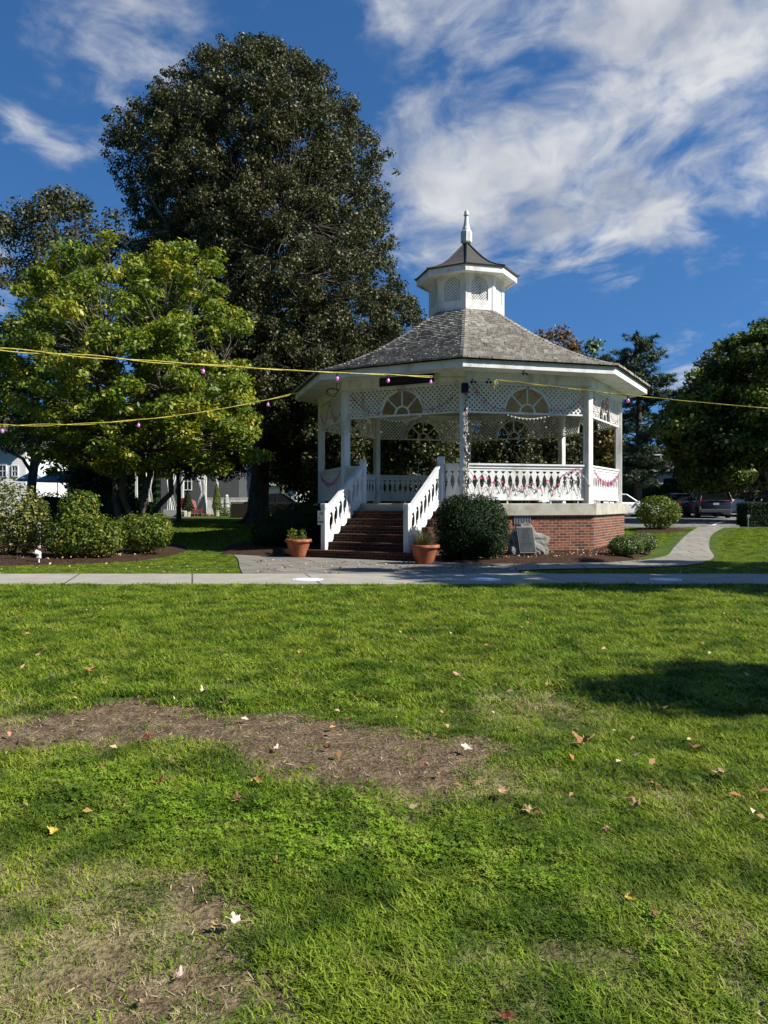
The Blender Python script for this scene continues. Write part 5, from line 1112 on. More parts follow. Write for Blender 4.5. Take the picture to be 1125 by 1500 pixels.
garland('light_string', 'grey wire zigzag of tiny lights on the front right railing', 0, zig(-1.6, 1.6, 1.58, 1.92, 26, 4), 30, 'bulb', mat('grey_wire', (.18, .18, .17), .6), .045, .0045, mbulb=pale, s=.03)
garland('light_string', 'loose white wire hanging at the right end of the front railing', 0, [(1.25, 2.2), (1.5, 2.12), (1.62, 2.0), (1.70, 1.85), (1.76, 1.83)], 3, 'bulb', wwire, .12, .007, mbulb=pale)
# wire bundle down the front post
c0_ = corner(0, 4.6 + .115); n0 = dirv(A0); t0_ = Vector((-n0.y, n0.x, 0)); Xp = frame(c0_, t0_, n0)
b0 = Xp(Vector((0, 0, 4.3))); o = empty('light_string', b0, 0, 'thick bundle of white and dark light strings wound down the front post', 'light string', 'light strings on the gazebo')
for s_, (m_, ph) in enumerate(((wire, 0), (wwire, 1.4), (wwire, 3.1), (wire, 4.4))):
    b = MB(lambda v: Xp(v) - b0); b.tube([(.075 + .035 * math.sin(j * .33 + ph) + .02 * math.sin(j * .9), .015 + .012 * math.cos(j * .33 + ph), 4.25 - j * .029) for j in range(98)], .011, 5); b.build('cord', m_, o)
for j in range(34):
    q = MB(lambda v: Xp(v) - b0); x, z = .08 + random.uniform(-.05, .07), 4.2 - j * .08; q.lathe([(.002, -.03), (.016, -.02), (.018, 0), (.008, .016)], 7, (x, .04, z)); q.build('bulb', pale if random.random() < .95 else pinkb, o)
# floodlights and junction box on the header
def flood(label, x, y, d, dirx):
    p = P(x, y, d); o = empty('flood_light', p, 0, label, 'floodlight'); b = MB(); b.lathe([(.05, 0), (.05, .03), (.03, .04)], 12); b.tube([(0, 0, .0), (0, -.02, -.04), (dirx * .04, -.06, -.07)], .012, 6); b.build('mount', M['black'], o)
    for s_ in (-1, 1):
        b = MB(); b.lathe([(.02, -.03), (.035, 0), (.055, .07), (.058, .075), (.045, .07), (.01, .06)], 12, X=lambda v: Vector((s_ * .07 + v[0] + dirx * v[2] * .3, -.06 - v[2] * .8, -.09 + v[1] - v[2] * .5))); b.build('lamp_head', M['iron'], o)
    o.scale = (.62,) * 3
flood('black twin floodlight on the front post top', 692, 556, 18.98, 1); flood('black twin floodlight right of the front post', 716, 556, 19.1, -1); flood('small black spotlight under the right front soffit', 767, 544, 19.0, 1); flood('small black spotlight above the navy sign', 569, 552, 19.6, 1)
b = MB(); b.bbox(-.09, .09, -.05, .05, -.13, .12, .02); o = b.build('junction_box', M['iron'], loc=P(681, 568, 19.1)); tag(o, 'dark junction box hung at the head of the front post', 'junction box'); b = MB(); b.tube([(.05, -.055, .1), (.09, -.07, 0), (.05, -.06, -.1), (-.02, -.07, -.17), (.04, -.06, -.26)], .012, 6); b.build('cable', wire, o)
p = P(487, 574, 20.6); b = MB(); b.tube([(.16 * math.cos(a) + .03 * math.sin(3 * a), .02 * math.sin(2 * a), .10 * math.sin(a) + .02 * math.cos(2 * a)) for a in [2 * PI * j / 22 for j in range(23)]], .012, 6); b.tube([(.13 * math.cos(a), -.02, .08 * math.sin(a) + .01) for a in [2 * PI * j / 22 for j in range(23)]], .009, 6); b.tube([(.1, 0, .08), (.12, 0, .16), (.1, .05, .26)], .009, 6)
tag(b.build('cable_coil', wire, loc=p), 'coil of dark cable hung under the left eave corner', 'cable')
# microphone stand and things on the deck
p = Vector((px_(613, 24.5), 24.5, DK)); o = empty('microphone_stand', p, 0, 'thin grey microphone stand with boom on the gazebo deck', 'microphone stand')
b = MB(); b.tube([(0, 0, .08), (0, 0, 1.42)], .012, 8); b.build('pole', M['grey_metal'], o)
for k in range(3): a = k * 2.094; b = MB(); b.tube([(0, 0, .16), (math.cos(a) * .3, math.sin(a) * .3, .01)], .010, 6); b.build('leg', M['grey_metal'], o)
b = MB(); b.tube([(-.11, 0, 1.36), (.13, 0, 1.49)], .012, 8); b.build('boom', M['grey_metal'], o); b = MB(); b.lathe([(.012, 0), (.02, .02), (.026, .09), (.02, .12), (.004, .13)], 10, X=lambda v: Vector((-.10 - v[2] * .85 + v[0] * .4, v[1], 1.365 - v[2] * .45 + v[0] * .8))); b.build('microphone', M['black'], o)
b = MB(); random.seed(5)
for k in range(5): a = random.uniform(0, 3); b.lathe([(.12, 0), (.14, .05), (.08, .10), (.01, .11)], 7, (k * .11 - .2, random.uniform(-.08, .08), 0), ph=a)
tag(b.build('plastic_sheet', mat('white_plastic', (.75, .75, .73), .4), loc=(px_(805, 21.6), 21.6, DK)), 'crumpled white plastic sheet lying on the deck under the right railing', 'plastic sheet')

# ================================================================ background left: pergola, fence, umbrellas, houses
d_ = 50.; k_ = d_ / F; z0 = T(0, d_)
o = empty('pergola', (px_(250, d_), d_, z0), 0, 'white pergola with tied curtains behind the lawn on the left', 'pergola')
def PX(x): return px_(x, d_) - px_(250, d_)
def PZ(y): return pz(y, d_) - z0
b = MB(); b.box(PX(196), PX(306), -.1, .1, PZ(664), PZ(655)); b.box(PX(196), PX(306), 3.4, 3.6, PZ(664), PZ(655))
for x in range(198, 306, 12): b.box(PX(x) - .04, PX(x) + .04, -.4, 3.9, PZ(655), PZ(650))
b.build('roof_beams', M['white_weathered'], o)
for x in (200, 247, 301):
    for y in (0, 3.5): b = MB(); b.box(PX(x) - .07, PX(x) + .07, y - .07, y + .07, 0, PZ(664)); b.build('post', M['white'], o)
mcur = mat('white_curtain', (.78, .78, .76), .85, .1)
def curtain(x0, x1, tie, yt, yb, lean):
    b = MB(); rings = []; n = 18
    for j in range(15):
        u = j / 14; z = PZ(yt) * (1 - u) + PZ(yb) * u; w_ = (x1 - x0) * (1 - .62 * math.exp(-((u - tie) / .16) ** 2)) * (1 if u < tie else .85); c = x0 + (x1 - x0) * .5 + lean * math.exp(-((u - tie) / .2) ** 2)
        rings.append([(c + w_ * (i / n - .5), .05 * math.sin(i * 1.9 + u * 2) - .15, z) for i in range(n + 1)] + [(c + w_ * (i / n - .5), .05 * math.sin(i * 1.9 + u * 2) - .13, z) for i in range(n, -1, -1)])
    b.loft(rings); b.build('curtain', mcur, o, smooth=False)
curtain(PX(244), PX(262), .66, 664, 748, -.12); curtain(PX(287), PX(303), .62, 664, 752, .12); curtain(PX(214), PX(226), .7, 668, 735, 0)
b = MB(); b.box(PX(198), PX(304), .2, 3.4, .02, .14); b.build('deck', mat('cedar_deck', (.20, .13, .08), .8), o)
# grey house behind the pergola
d_ = 56.; z0 = T(0, d_)
def house(name, label, x, d, w_px, y_eave, y_ridge, depth, wall, roof, wins=(), gable='side', trim=True):
    z0 = T(0, d) - .05; k = d / F; W = w_px * k / 2; He = pz(y_eave, d) - z0; Hr = pz(y_ridge, d) - z0; o = empty(name, (px_(x, d), d, z0), 0, label, 'house')
    b = MB(); b.box(-W, W, 0, depth, 0, He)
    if gable == 'front': b.prism([(-W, He), (W, He), (0, Hr - .1)], 0, depth)
    b.build('wall', wall, o)
    b = MB()
    if gable == 'front':
        for s in (-1, 1): b.prism([(s * (W + .35), He - .25), (0, Hr), (0, Hr + .16), (s * (W + .35), He - .09)], -.35, depth + .35)
    else:
        b.add([(-W - .3, -.4, He), (W + .3, -.4, He), (W + .3, depth / 2, Hr), (-W - .3, depth / 2, Hr), (-W - .3, depth + .4, He), (W + .3, depth + .4, He), (-W - .3, -.4, He - .12), (W + .3, -.4, He - .12), (-W - .3, depth + .4, He - .12), (W + .3, depth + .4, He - .12)],
              [(0, 1, 2, 3), (3, 2, 5, 4), (6, 7, 1, 0), (4, 5, 9, 8), (6, 8, 9, 7), (0, 3, 4, 8, 6), (1, 7, 9, 5, 2)])
    b.build('roof', roof, o)
    b = MB(); b.box(-W - .3, W + .3, -.44, -.405, He - .22, He + .02) if gable != 'front' else b.box(-W, W, -.06, -.002, He - .15, He); b.build('trim', M['white'], o)
    for (wx, wy, ww, wh) in wins:
        cx_, cz_ = px_(wx, d) - px_(x, d), pz(wy, d) - z0; b = MB(); ww, wh = ww * k / 2, wh * k / 2; t_ = .07
        b.box(cx_ - ww - t_, cx_ - ww, -.05, -.001, cz_ - wh - t_, cz_ + wh + t_); b.box(cx_ + ww, cx_ + ww + t_, -.05, -.001, cz_ - wh - t_, cz_ + wh + t_); b.box(cx_ - ww, cx_ + ww, -.05, -.001, cz_ + wh, cz_ + wh + t_); b.box(cx_ - ww, cx_ + ww, -.06, -.001, cz_ - wh - t_, cz_ - wh)
        b.box(cx_ - ww, cx_ + ww, -.035, -.012, cz_ - .025, cz_ + .025); b.box(cx_ - .02, cx_ + .02, -.034, -.012, cz_ - wh, cz_ - .025); b.box(cx_ - .02, cx_ + .02, -.034, -.012, cz_ + .025, cz_ + wh); wn = b.build('window', M['white'], o)
        b = MB(); b.box(cx_ - ww, cx_ + ww, -.011, -.003, cz_ - wh, cz_ + wh); b.build('pane', mat_glass, wn)
    return o
mat_glass = mat('window_glass', (.012, .016, .02), .08, .6)
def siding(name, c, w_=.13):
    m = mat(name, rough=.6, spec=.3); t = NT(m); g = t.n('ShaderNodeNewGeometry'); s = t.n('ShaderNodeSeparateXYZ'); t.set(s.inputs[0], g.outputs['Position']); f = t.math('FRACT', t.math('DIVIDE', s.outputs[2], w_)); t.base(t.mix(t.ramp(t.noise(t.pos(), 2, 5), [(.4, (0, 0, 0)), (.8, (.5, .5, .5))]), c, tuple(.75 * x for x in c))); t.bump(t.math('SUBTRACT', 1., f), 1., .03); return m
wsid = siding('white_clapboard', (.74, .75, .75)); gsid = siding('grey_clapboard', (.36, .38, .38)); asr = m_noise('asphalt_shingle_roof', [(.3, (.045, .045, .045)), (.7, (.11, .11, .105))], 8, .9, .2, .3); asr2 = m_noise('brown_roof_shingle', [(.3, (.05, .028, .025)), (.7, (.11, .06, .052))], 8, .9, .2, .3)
house('house', 'grey clapboard house in shade behind the white pergola', 245, 58, 210, 655, 620, 8, siding('shade_darkened_siding', (.07, .072, .075)), asr, ((212, 700, 10, 26), (228, 700, 10, 26), (275, 705, 10, 24)))  # siding darkened in place of the tree shade on this wall
house('house', 'white clapboard house at the far left edge behind the shrubs', -10, 52, 96, 652, 600, 9, wsid, asr, ((4, 690, 9, 16), (22, 690, 7, 14), (6, 658, 5, 10), (18, 658, 5, 10)))
house('house', 'bright white gable of a house seen through the leaves left', 78, 66, 56, 648, 606, 9, wsid, asr, ((70, 700, 7, 14),), 'front')
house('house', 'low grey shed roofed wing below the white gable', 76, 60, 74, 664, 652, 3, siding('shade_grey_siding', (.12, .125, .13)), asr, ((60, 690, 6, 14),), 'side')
house('garage', 'pale garage with two grey doors behind the big trunk', 408, 72, 70, 708, 688, 8, wsid, asr, ((418, 699, 5, 6),), 'side')['category'] = 'garage'
gar = [o_ for o_ in bpy.data.objects if o_.name.startswith('garage')][0]
for x in (397, 424):
    b = MB(); k_ = 72 / F; cx_ = px_(x, 72) - gar.location.x; b.box(cx_ - .62, cx_ + .62, -.06, -.002, .05, 1.55)
    for i in range(1, 4): b.box(cx_ - .6, cx_ + .6, -.075, -.061, .05 + i * .38 - .012, .05 + i * .38 + .012)
    b.build('garage_door', mat('pale_blue_grey_door', (.45, .50, .55), .6), gar)
hr_ = house('house', 'grey clapboard house with dark mansard roof right of the pine', 967, 82, 62, 688, 668, 9, siding('shaded_clapboard', (.22, .225, .22)), asr2, ((940, 700, 5, 13), (948.5, 700, 5, 13)), 'side')  # wall colour darkened to carry the shade on this house
b = MB(); k_ = 82 / F; W = 62 * k_ / 2; zb, zt = pz(688, 82) - hr_.location.z, pz(667, 82) - hr_.location.z
b.loft([[(-W - .2, -.46, zb + .03), (W + .2, -.46, zb + .03), (W + .2, 9.5, zb + .03), (-W - .2, 9.5, zb + .03)], [(-W + .3, .2, zt), (W - .3, .2, zt), (W - .3, 8.6, zt), (-W + .3, 8.6, zt)]]); mr_ = b.build('mansard', asr2, hr_)
for i in range(3):
    b = MB(); cx_ = -W + .9 + i * 1.3; b.box(cx_ - .04, cx_ + .04, -.40, -.2, zb + .1, zt - .1); b.build('batten', M['white'], hr_)
b = MB(); b.box(-W - .1, W + .1, -.0, 9, zt + .001, zt + .12); b.build('cornice', M['white'], hr_)
house('house', 'second pale house half hidden behind the right maple', 1008, 92, 30, 682, 664, 9, siding('light_grey_clapboard', (.5, .5, .5)), asr, ((1004, 700, 5, 12),), 'side')
# umbrellas
def umbrella(label, x, y0, y1, d, wpx, c):
    z0 = T(0, d); o = empty('patio_umbrella', (px_(x, d), d, z0), 0, label, 'umbrella', 'patio umbrellas behind the shrubs'); H = pz(y0, d) - z0; He = pz(y1, d) - z0; W = wpx * d / F / 2
    b = MB(); b.tube([(0, 0, 0), (0, 0, H - .03)], .03, 8); b.build('pole', M['grey_metal'], o); n = 8
    mu = bpy.data.materials.get('blue_grey_canvas') or mat('blue_grey_canvas', (.20, .30, .38), .85, .1)
    b = MB(); R_ = lambda r, z, s_=0: [(r * (1 - (.04 * (k % 2))) * math.cos(2 * PI * k / 16), r * (1 - (.04 * (k % 2))) * math.sin(2 * PI * k / 16), z) for k in range(16)]
    b.loft([R_(W, He - .14), R_(W, He), R_(W * .62, He + (H - He) * .42), R_(W * .22, H - .09), R_(W * .2, H - .085)], False, True); b.loft([R_(W * .25, H - .07), R_(W * .05, H), ], True, True); b.build('canopy', mu, o)
    b = MB(); b.lathe([(.28, 0), (.28, .06), (.05, .09)], 14); b.build('base', M['iron'], o)
umbrella('blue grey patio umbrella between the left shrubs', 84, 690, 703, 44, 60, 0); umbrella('second blue grey umbrella partly behind the variegated shrub', 46, 691, 702, 50, 40, 0)
# white fence, hoop rail, dark slatted bin, planter, chairs, conifers
d_ = 51.; z0 = T(0, d_); o = empty('picket_fence', (px_(330, d_), d_, z0), 0, 'low white board fence right of the pergola', 'fence'); 
def LX(x, d=51.): return px_(x, d) - px_(330, d)
for x0_, x1_ in ((303, 331), (334, 366), (369, 402), (404, 434)):
    b = MB()
    xx_ = LX(x0_)
    while xx_ < LX(x1_) - .1: b.box(xx_, xx_ + .135, -.02, .02, .08, 1.12); xx_ += .145
    b.box(LX(x0_), LX(x1_), -.04, .04, 1.122, 1.18); b.build('panel', M['white'], o)
for x_ in (332.5, 367.5, 403): b = MB(); b.box(LX(x_) - .07, LX(x_) + .07, -.07, .07, 0, 1.28); b.lathe([(.11, 1.28), (.11, 1.32), (.02, 1.40)], 4, (LX(x_), 0, 0), ph=PI / 4); b.build('post', M['white'], o)
d_ = 47.; p = Vector((px_(322, d_), d_, T(0, d_))); b = MB(); b.tube([(0, 0, -.05), (0, 0, .72), (.06, 0, .80), (.5, 0, .82), (.62, 0, .80), (.66, 0, .7), (.66, 0, -.05)], .025, 8); tag(b.build('hoop_rail', M['iron'], loc=p), 'thin black hoop rail before the white fence', 'rail')
d_ = 46.; p = Vector((px_(352, d_), d_, T(0, d_))); o = empty('litter_bin', p, 0, 'dark slatted bin enclosure left of the big trunk', 'bin'); b = MB(); b.box(-.5, .5, -.3, .3, .03, .84); b.build('box', M['iron'], o); b = MB()
for i in range(11): b.box(-.49 + i * .09, -.43 + i * .09, -.33, -.302, .03, .88)
b.box(-.53, .53, -.34, .34, .882, .93); b.build('slats', mat('dark_brown_wood', (.03, .022, .016), .8), o)
d_ = 48.; b = MB(); b.bbox(-.5, .5, -.22, .22, 0, .42, .02); o = b.build('planter_box', mat('stone_grey_planter', (.34, .35, .35), .8), loc=(px_(252, d_), d_, T(0, d_) + .02)); tag(o, 'grey planter box under the left pergola curtain', 'planter')
b = MB(); b.box(-.22, .22, -.2, .2, .32, .36)
for sx in (-1, 1):
    for sy in (-1, 1): b.box(sx * .2 - .03, sx * .2 + .03, sy * .17 - .03, sy * .17 + .03, 0, .319)
b.box(-.16, .16, -.16, -.14, .2, .318); tag(b.build('side_table', M['white'], loc=(px_(267, 47.5), 47.5, T(0, 47.5) + .02)), 'small white side table beside the dark potted conifer', 'table')
def chair(label, x, d, rz, g='red garden chairs under the pergola'):
    o = empty('garden_chair', (px_(x, d), d, T(0, d) + (.14 if d > 49.5 else .0)), rz, label, 'chair', g); mr = bpy.data.materials.get('dark_red_paint') or mat('dark_red_paint', (.20, .02, .02), .5)
    for n_, bx_ in (('seat', (-.27, .27, -.25, .25, .38, .42)), ('armrest', (-.34, -.26, -.28, .3, .58, .61)), ('armrest', (.26, .34, -.28, .3, .58, .61))): b = MB(); b.box(*bx_); b.build(n_, mr, o)
    b = MB()
    for i in range(5): b.add([(x_ + i * .11 - .27, y_, z_) for x_, y_, z_ in ((0, .22, .42), (.09, .22, .42), (.09, .25, .42), (0, .25, .42), (0, .42, 1.0 + .04 * (2 - abs(i - 2))), (.09, .42, 1.0 + .04 * (2 - abs(i - 2))), (.09, .45, 1.0), (0, .45, 1.0))], [(0, 3, 2, 1), (4, 5, 6, 7), (0, 1, 5, 4), (1, 2, 6, 5), (2, 3, 7, 6), (3, 0, 4, 7)])
    b.build('backrest', mr, o)
    for sx in (-1, 1):
        for sy in (-1, 1): b = MB(); b.box(sx * .27 - .03, sx * .27 + .03, sy * .22 - .03, sy * .22 + .03, 0, .379 if sy > 0 else .575); b.build('leg', mr, o)
chair('dark red garden chair right of the potted conifer', 287, 48.3, R(50)); chair('dark red garden chair left of the potted conifer', 265, 51, R(-20))
def conifer(label, x, d, h, r, m_, pot_=True):
    z0 = T(0, d); o = empty('potted_conifer', (px_(x, d), d, z0), 0, label, 'conifer'); zb = .35 if pot_ else .05; n = 3200; u = RNG.random(n); a = RNG.uniform(0, 2 * PI, n); rr = r * (1 - u) ** .8 * (.75 + .3 * RNG.random(n)) * np.minimum(1, .5 + u * 4); p = np.column_stack([rr * np.cos(a), rr * np.sin(a), zb + u * (h - zb)]); nr = np.column_stack([np.cos(a), np.sin(a), .5 + a * 0]) + RNG.normal(0, .5, (n, 3)); v, q = leaf_arrays(p, nr, RNG.uniform(.05, .12, n), .5); np_mesh('foliage', v, q, [m_], o)
    b = MB(); b.tube([(0, 0, .1), (0, 0, h * .8)], [.03, .01], 6); b.build('stem', M['bark'], o)
    if pot_: b = MB(); b.lathe([(.16, 0), (.22, .33), (.25, .34), (.25, .38), (.2, .37)], 16); b.build('pot', M['concrete'], o)
conifer('dark cone shaped conifer standing between the pergola curtains', 275, 48, 1.65, .42, yew); conifer('light green slender conifer in a pot before the white fence', 317.5, 49.5, 2.1, .36, azal)
shrub('viburnum_shrub', 'small bright green shrub at the foot of the white fence', (px_(330, 50), 50, T(0, 50)), [(0, 0, .3, .5, .35, .32)], 900, .09, azal, core=False, stems=3)
shrub('viburnum_shrub', 'small shrubs catching sun before the garage doors', (px_(420, 66), 66, T(0, 66)), [(0, 0, .5, 1.3, .6, .5), (1.2, 0, .4, .8, .6, .4)], 1800, .16, azal, core=False, stems=3)
# dark clipped hedge at right and left
def hedge(label, x, d, w_, dep, h):
    o = empty('clipped_hedge', (px_(x, d), d, T(0, d)), 0, label, 'hedge'); n = int(w_ * 3600) if d < 40 else int(w_ * 900); f = RNG.random(n); p = np.zeros((n, 3)); nr = np.zeros((n, 3)); A_ = RNG.random(n)
    for i in range(n):
        if A_[i] < .6: p[i] = (RNG.uniform(-w_ / 2, w_ / 2), -dep / 2, RNG.uniform(0, h)); nr[i] = (0, -1, 0)
        elif A_[i] < .85: p[i] = (RNG.uniform(-w_ / 2, w_ / 2), RNG.uniform(-dep / 2, dep / 2), h); nr[i] = (0, 0, 1)
        else: p[i] = (-w_ / 2, RNG.uniform(-dep / 2, dep / 2), RNG.uniform(0, h)); nr[i] = (-1, 0, 0)
    p += RNG.normal(0, .02, p.shape); v, q = leaf_arrays(p, nr + RNG.normal(0, .5, p.shape), RNG.uniform(.04, .08, n) * (1 if d < 40 else 3), .6); np_mesh('foliage', v, q, [yew], o)
    b = MB(); b.box(-w_ / 2 + .03, w_ / 2 - .03, -dep / 2 + .03, dep / 2 - .03, 0, h - .03); b.build('inner_foliage', yew, o)
hedge('square clipped almost black hedge at the right edge', 1135, 32.5, 2.8, 1.0, .98)
hedge('tall dark hedge hiding the left part of the grey house', 178, 53.5, 5.2, 1.2, 3.0)
hedge('dark hedge in front of the grey clapboard house', 955, 68, 9, 2.0, 2.3)
hedge('dark hedge across the far side of the parking lot', 1090, 70, 14, 2.0, 2.9)
shrub('yew_shrub', 'long low dark shrub row in deep shade behind the left shrubs', (px_(150, 36), 36, T(0, 36)), [(-2.6, 0, .6, 1.5, .8, .9), (-.9, .2, .7, 1.4, .8, 1.0), (1.0, 0, .6, 1.3, .8, .85)], 9000, .11, yew, rough_=.2)
b = MB(); b.tube([(0, 0, -.02), (0, 0, .42)], .02, 8); b.bbox(-.05, .05, -.04, .04, .40, .52, .01); tag(b.build('standpipe', M['grey_metal'], loc=(px_(1096, 31.8), 31.8, T(0, 31.8))), 'short grey utility post before the clipped hedge', 'utility post')

# ================================================================ cars
mtyre = mat('tyre_rubber', (.012, .012, .012), .85, .2); mrim = mat('alloy_rim', (.45, .45, .46), .3, .5, .8); mglass = mat('car_glass', (.010, .012, .014), .05, .7); mtail = mat('tail_lamp', (.30, .01, .01), .2, .6); mlamp = mat('headlamp', (.6, .6, .62), .1, .7)
def car(label, x, d, rz, body, L, W, H, kind, cat='car', group='cars in the parking lot', zoff=0.):
    o = empty({'suv': 'parked_suv', 'pickup': 'parked_pickup'}.get(kind, 'parked_car'), (px_(x, d), d, T(0, d) + .015), rz, label, cat, group)
    # side profile, x from rear (-) to front (+): lower body outline then greenhouse
    hl = L / 2; belt = H * (.60 if kind != 'pickup' else .56); gc = .20 if kind == 'suv' else .16
    ST = {'suv': [(-1, .62, .62), (-.985, .60, .66), (-.93, .60, .66), (-.5, .60, .60), (0, .595, .60), (.42, .59, .6), (.5, .585, .59), (.75, .56, .56), (.93, .50, .5), (1, .42, .42)],
          'sedan': [(-1, .60, .6), (-.96, .66, .66), (-.70, .68, .68), (-.4, .66, .6), (0, .64, .6), (.35, .63, .6), (.5, .62, .62), (.78, .57, .57), (.94, .50, .5), (1, .40, .4)],
          'pickup': [(-1, .60, .6), (-.97, .60, .6), (-.6, .60, .6), (-.2, .6, .6), (.1, .6, .6), (.35, .6, .6), (.55, .6, .6), (.8, .585, .58), (.95, .56, .56), (1, .45, .45)]}[kind]
    b = MB(); rings = []
    for u, zt, _ in ST:
        X_ = u * hl; zt *= H; w_ = W / 2 * (1 - .10 * max(0, abs(u) - .8) / .2 - .03 * abs(u)); zb = gc + (.12 if abs(u) > .97 else 0)
        rings.append([(X_, -w_ * .93, zb), (X_, -w_, zb + .10), (X_, -w_, zt * .62), (X_, -w_ * .985, zt * .86), (X_, -w_ * .93, zt * .98), (X_, -w_ * .80, zt), (X_, w_ * .80, zt), (X_, w_ * .93, zt * .98), (X_, w_ * .985, zt * .86), (X_, w_, zt * .62), (X_, w_, zb + .10), (X_, w_ * .93, zb)])
    b.loft(rings); bd = b.build('body', body, o, smooth=False, bevel=.012)
    for p_ in bd.data.polygons: p_.use_smooth = True
    # cabin
    CB = {'suv': [(-.97, .60), (-.88, .93), (-.72, .985), (-.2, 1.), (.10, .975), (.42, .60)], 'sedan': [(-.74, .66), (-.42, .95), (-.15, 1.), (.08, .98), (.42, .62)], 'pickup': [(-.22, .6), (-.16, .95), (.0, 1.), (.22, .97), (.46, .6)]}[kind]
    b = MB(); top = []
    def sec(u, z, iw): X_ = u * hl; return [(X_, -iw, z), (X_, iw, z)]
    wb, wt = W / 2 * .90, W / 2 * .70
    low = [(u, .60 * H) for u, z in CB]; rings = []
    for u, z in CB:
        f = (z - .6) / .4; w_ = wb + (wt - wb) * f; zz_ = z * H; rings.append([(u * hl, -w_, zz_), (u * hl, w_, zz_)])
    # glass volume
    n = len(CB); vs = [v_ for r_ in rings for v_ in r_]; fs = [(2 * i, 2 * i + 1, 2 * i + 3, 2 * i + 2) for i in range(n - 1)]; base = len(vs); vs += [(u * hl, s * wb, .585 * H) for u, z in CB for s in (-1, 1)]
    for i in range(n - 1):
        for s in (0, 1): fs.append((2 * i + s, 2 * i + 2 + s, base + 2 * i + 2 + s, base + 2 * i + s))
    fs += [(0, base, base + 1, 1), (2 * n - 2, 2 * n - 1, base + 2 * n - 1, base + 2 * n - 2)]; b.add(vs, fs); b.build('glazing', mglass, o)
    # roof and pillars in body colour, a little proud of the glass
    b = MB(); rt = [i for i, (u, z) in enumerate(CB) if z > .9]; e = .018
    for i in rt[:-1]:
        (u0, z0_), (u1, z1_) = CB[i], CB[i + 1]; w0 = wb + (wt - wb) * (z0_ - .6) / .4; w1 = wb + (wt - wb) * (z1_ - .6) / .4
        b.add([(u0 * hl, -w0 - .01, z0_ * H + e), (u0 * hl, w0 + .01, z0_ * H + e), (u1 * hl, w1 + .01, z1_ * H + e), (u1 * hl, -w1 - .01, z1_ * H + e), (u0 * hl, -w0 - .02, z0_ * H - .05), (u0 * hl, w0 + .02, z0_ * H - .05), (u1 * hl, w1 + .02, z1_ * H - .05), (u1 * hl, -w1 - .02, z1_ * H - .05)], [(0, 1, 2, 3), (0, 3, 7, 4), (1, 5, 6, 2), (0, 4, 5, 1), (2, 6, 7, 3)])
    pil = [(CB[0], CB[rt[0]]), (CB[-1], CB[rt[-1]])]
    for (u0, z0_), (u1, z1_) in pil:
        for s in (-1, 1):
            w0, w1 = wb + .012, wb + (wt - wb) * (z1_ - .6) / .4 + .012; b.tube([(u0 * hl, s * w0, .59 * H), (u1 * hl, s * w1, z1_ * H - .01)], [.06, .045], 6)
    for um in ((-.12,) if kind == 'pickup' else (-.15, -.62)) if kind != 'sedan' else (-.12,):
        for s in (-1, 1): b.tube([(um * hl, s * (wb + .005), .59 * H), (um * hl * 1.0, s * (wt + .005), .97 * H)], [.045, .035], 6)
    b.build('roof', body, o)
    for u in (-.62, .60):
        for s in (-1, 1):
            rw_ = .36 if kind != 'sedan' else .33; Xw = lambda v, u=u, s=s: Vector((u * hl + v[0], s * (W / 2 - .11) + s * v[2], rw_ - .01 + v[1])); b = MB(Xw); b.lathe([(rw_ * .62, -.10), (rw_ * .95, -.11), (rw_, -.08), (rw_, .07), (rw_ * .95, .115), (rw_ * .62, .12)], 22); wl = b.build('wheel', mtyre, o); b = MB(Xw); b.lathe([(rw_ * .60, .10), (rw_ * .60, .121), (rw_ * .5, .105), (rw_ * .12, .11), (rw_ * .1, .125)], 10); b.build('rim', mrim, wl)
            b = MB(); b.lathe([(rw_ * 1.02, 0), (rw_ * 1.16, 0)], 2) if 0 else None
            q = MB(Xw); arc = [(rw_ * 1.14 * math.cos(a), rw_ * 1.14 * math.sin(a)) for a in [PI * j / 14 for j in range(15)]]
            q.prism([(x_, z_) for x_, z_ in arc] + [(rw_ * 1.14 * .0, -.05)], .103, .108, lambda v: Vector((u * hl + v[0], s * (W / 2 - .11 + v[1] * 1.02), rw_ - .01 + v[2]))); q.build('wheel_arch', M['black'], o)
    hx = hl * .992
    for s in (-1, 1):
        b = MB(); b.bbox(-hx - .02, -hx + .10, min(s * W * .47, s * W * .24), max(s * W * .47, s * W * .24), H * .53, H * .60, .01) if kind != 'pickup' else b.bbox(-hx - .02, -hx + .1, min(s * W * .47, s * W * .40), max(s * W * .47, s * W * .40), H * .40, H * .58, .01); b.build('tail_light', mtail, o)
        b = MB(); b.bbox(hx - .22, hx - .05, min(s * W * .46, s * W * .26), max(s * W * .46, s * W * .26), H * .42, H * .49, .01); b.build('headlight', mlamp, o)
        b = MB(); b.bbox(hl * .33, hl * .33 + .12, min(s * (W / 2 - .02), s * (W / 2 + .18)), max(s * (W / 2 - .02), s * (W / 2 + .18)), H * .60, H * .68, .02); b.build('mirror', body, o)
        for zz_ in (.5,):
            for uu in (.12, -.28): b = MB(); b.box(uu * hl, uu * hl + .18, min(s * (W / 2 - .02), s * (W / 2 + .012)), max(s * (W / 2 - .02), s * (W / 2 + .012)), H * .52, H * .535); b.build('handle', M['chrome'] if kind == 'suv' else body, o)
    b = MB(); b.box(-hl - .012, -hl + .05, -.16, .16, H * .44, H * .51); b.build('number_plate', mat('plate', (.65, .68, .75), .5), o)
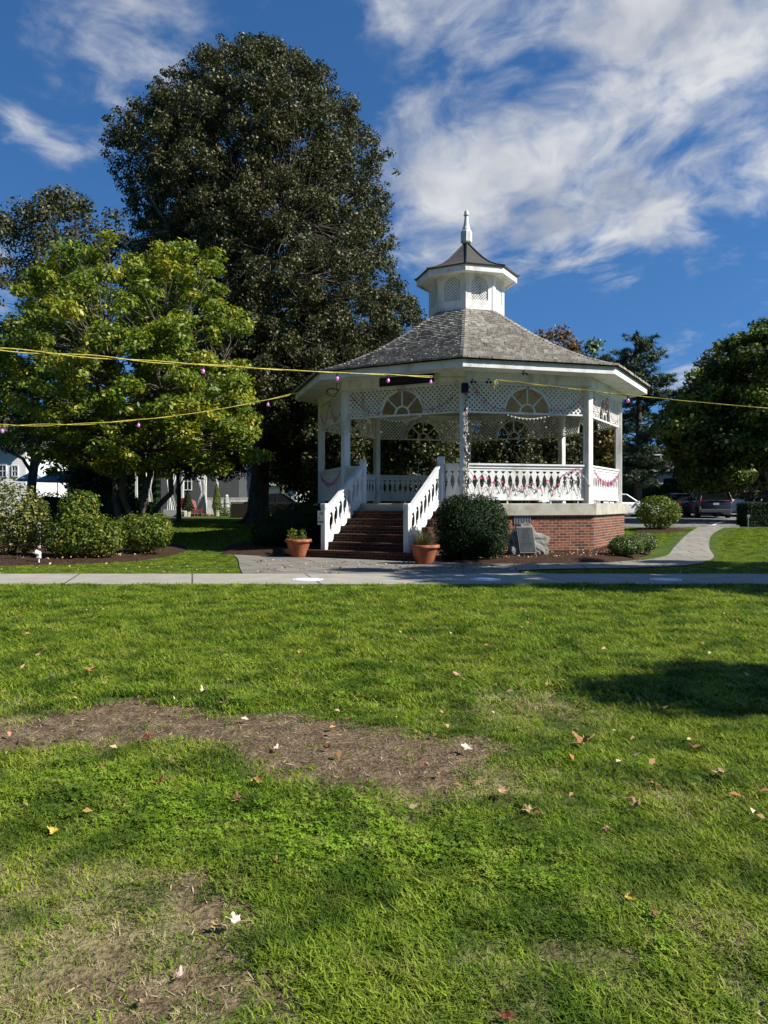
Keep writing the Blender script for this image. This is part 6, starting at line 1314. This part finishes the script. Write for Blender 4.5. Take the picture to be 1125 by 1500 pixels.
    b = MB(); b.bbox(-hl - .05, -hl + .12, -W * .45, W * .45, H * .20, H * .30, .02); b.build('bumper', mat('grey_bumper', (.10, .10, .105), .5) if kind == 'suv' else body, o)
    if kind == 'suv': b = MB(); b.box(-hl - .02, -hl + .03, -W * .36, W * .36, H * .585, H * .60); b.build('trim', M['chrome'], o); b = MB(); b.bbox(-hl * .93, -hl * .80, -W * .30, W * .30, H * .985, H * 1.005, .01); b.build('spoiler', body, o)
    if kind == 'pickup':
        b = MB(); b.box(-hl * .95, -hl * .25, -W * .40, W * .40, H * .601, H * .604); b.build('bed', M['black'], o)
    return o
cp = lambda n, c: (lambda m: (setattr(m.node_tree.nodes['Principled BSDF'].inputs['Coat Weight'], 'default_value', .8), m)[1])(mat(n, c, .35, .5))
navy = cp('navy_car_paint', (.010, .016, .032)); wcar = cp('white_car_paint', (.72, .72, .72)); grc = cp('grey_car_paint', (.22, .23, .24)); blk = cp('black_car_paint', (.008, .008, .009))
car('dark navy sport utility vehicle parked tail first beyond the lawn', 1036, 46.2, R(79), navy, 4.6, 1.86, 1.70, 'suv', 'SUV')
car('white pickup truck parked facing us right of the navy vehicle', 1073, 51, R(-104), wcar, 5.4, 1.95, 1.85, 'pickup', 'pickup truck')
car('white sedan partly hidden by the gazebo brick base', 906, 47.5, R(8), wcar, 4.6, 1.80, 1.42, 'sedan', 'car')
car('black car between the round shrub and the navy vehicle', 994, 50, R(84), blk, 4.5, 1.8, 1.45, 'sedan', 'car')
car('grey car in the row just right of the white pickup', 1103, 60, R(-84), grc, 4.5, 1.8, 1.45, 'sedan', 'car')
car('white car showing its roof above the clipped hedge', 1128, 47, R(-84), wcar, 4.6, 1.85, 1.60, 'suv', 'car')
car('dark car standing under the trees left of the gazebo', 412, 47, R(6), blk, 4.5, 1.8, 1.42, 'sedan', 'car', group='cars under the trees')

shade_tree('maple outside the right of the frame shading the sidewalk', 16.2, 11.3, 8.2, 7.0, 3.1, 2.0, 260, 95, .26)
shade_tree('small maple outside the right of the frame shading the near lawn', 10.85, 3.45, 5.4, 3.0, .62, .4, 95, 150, .2)
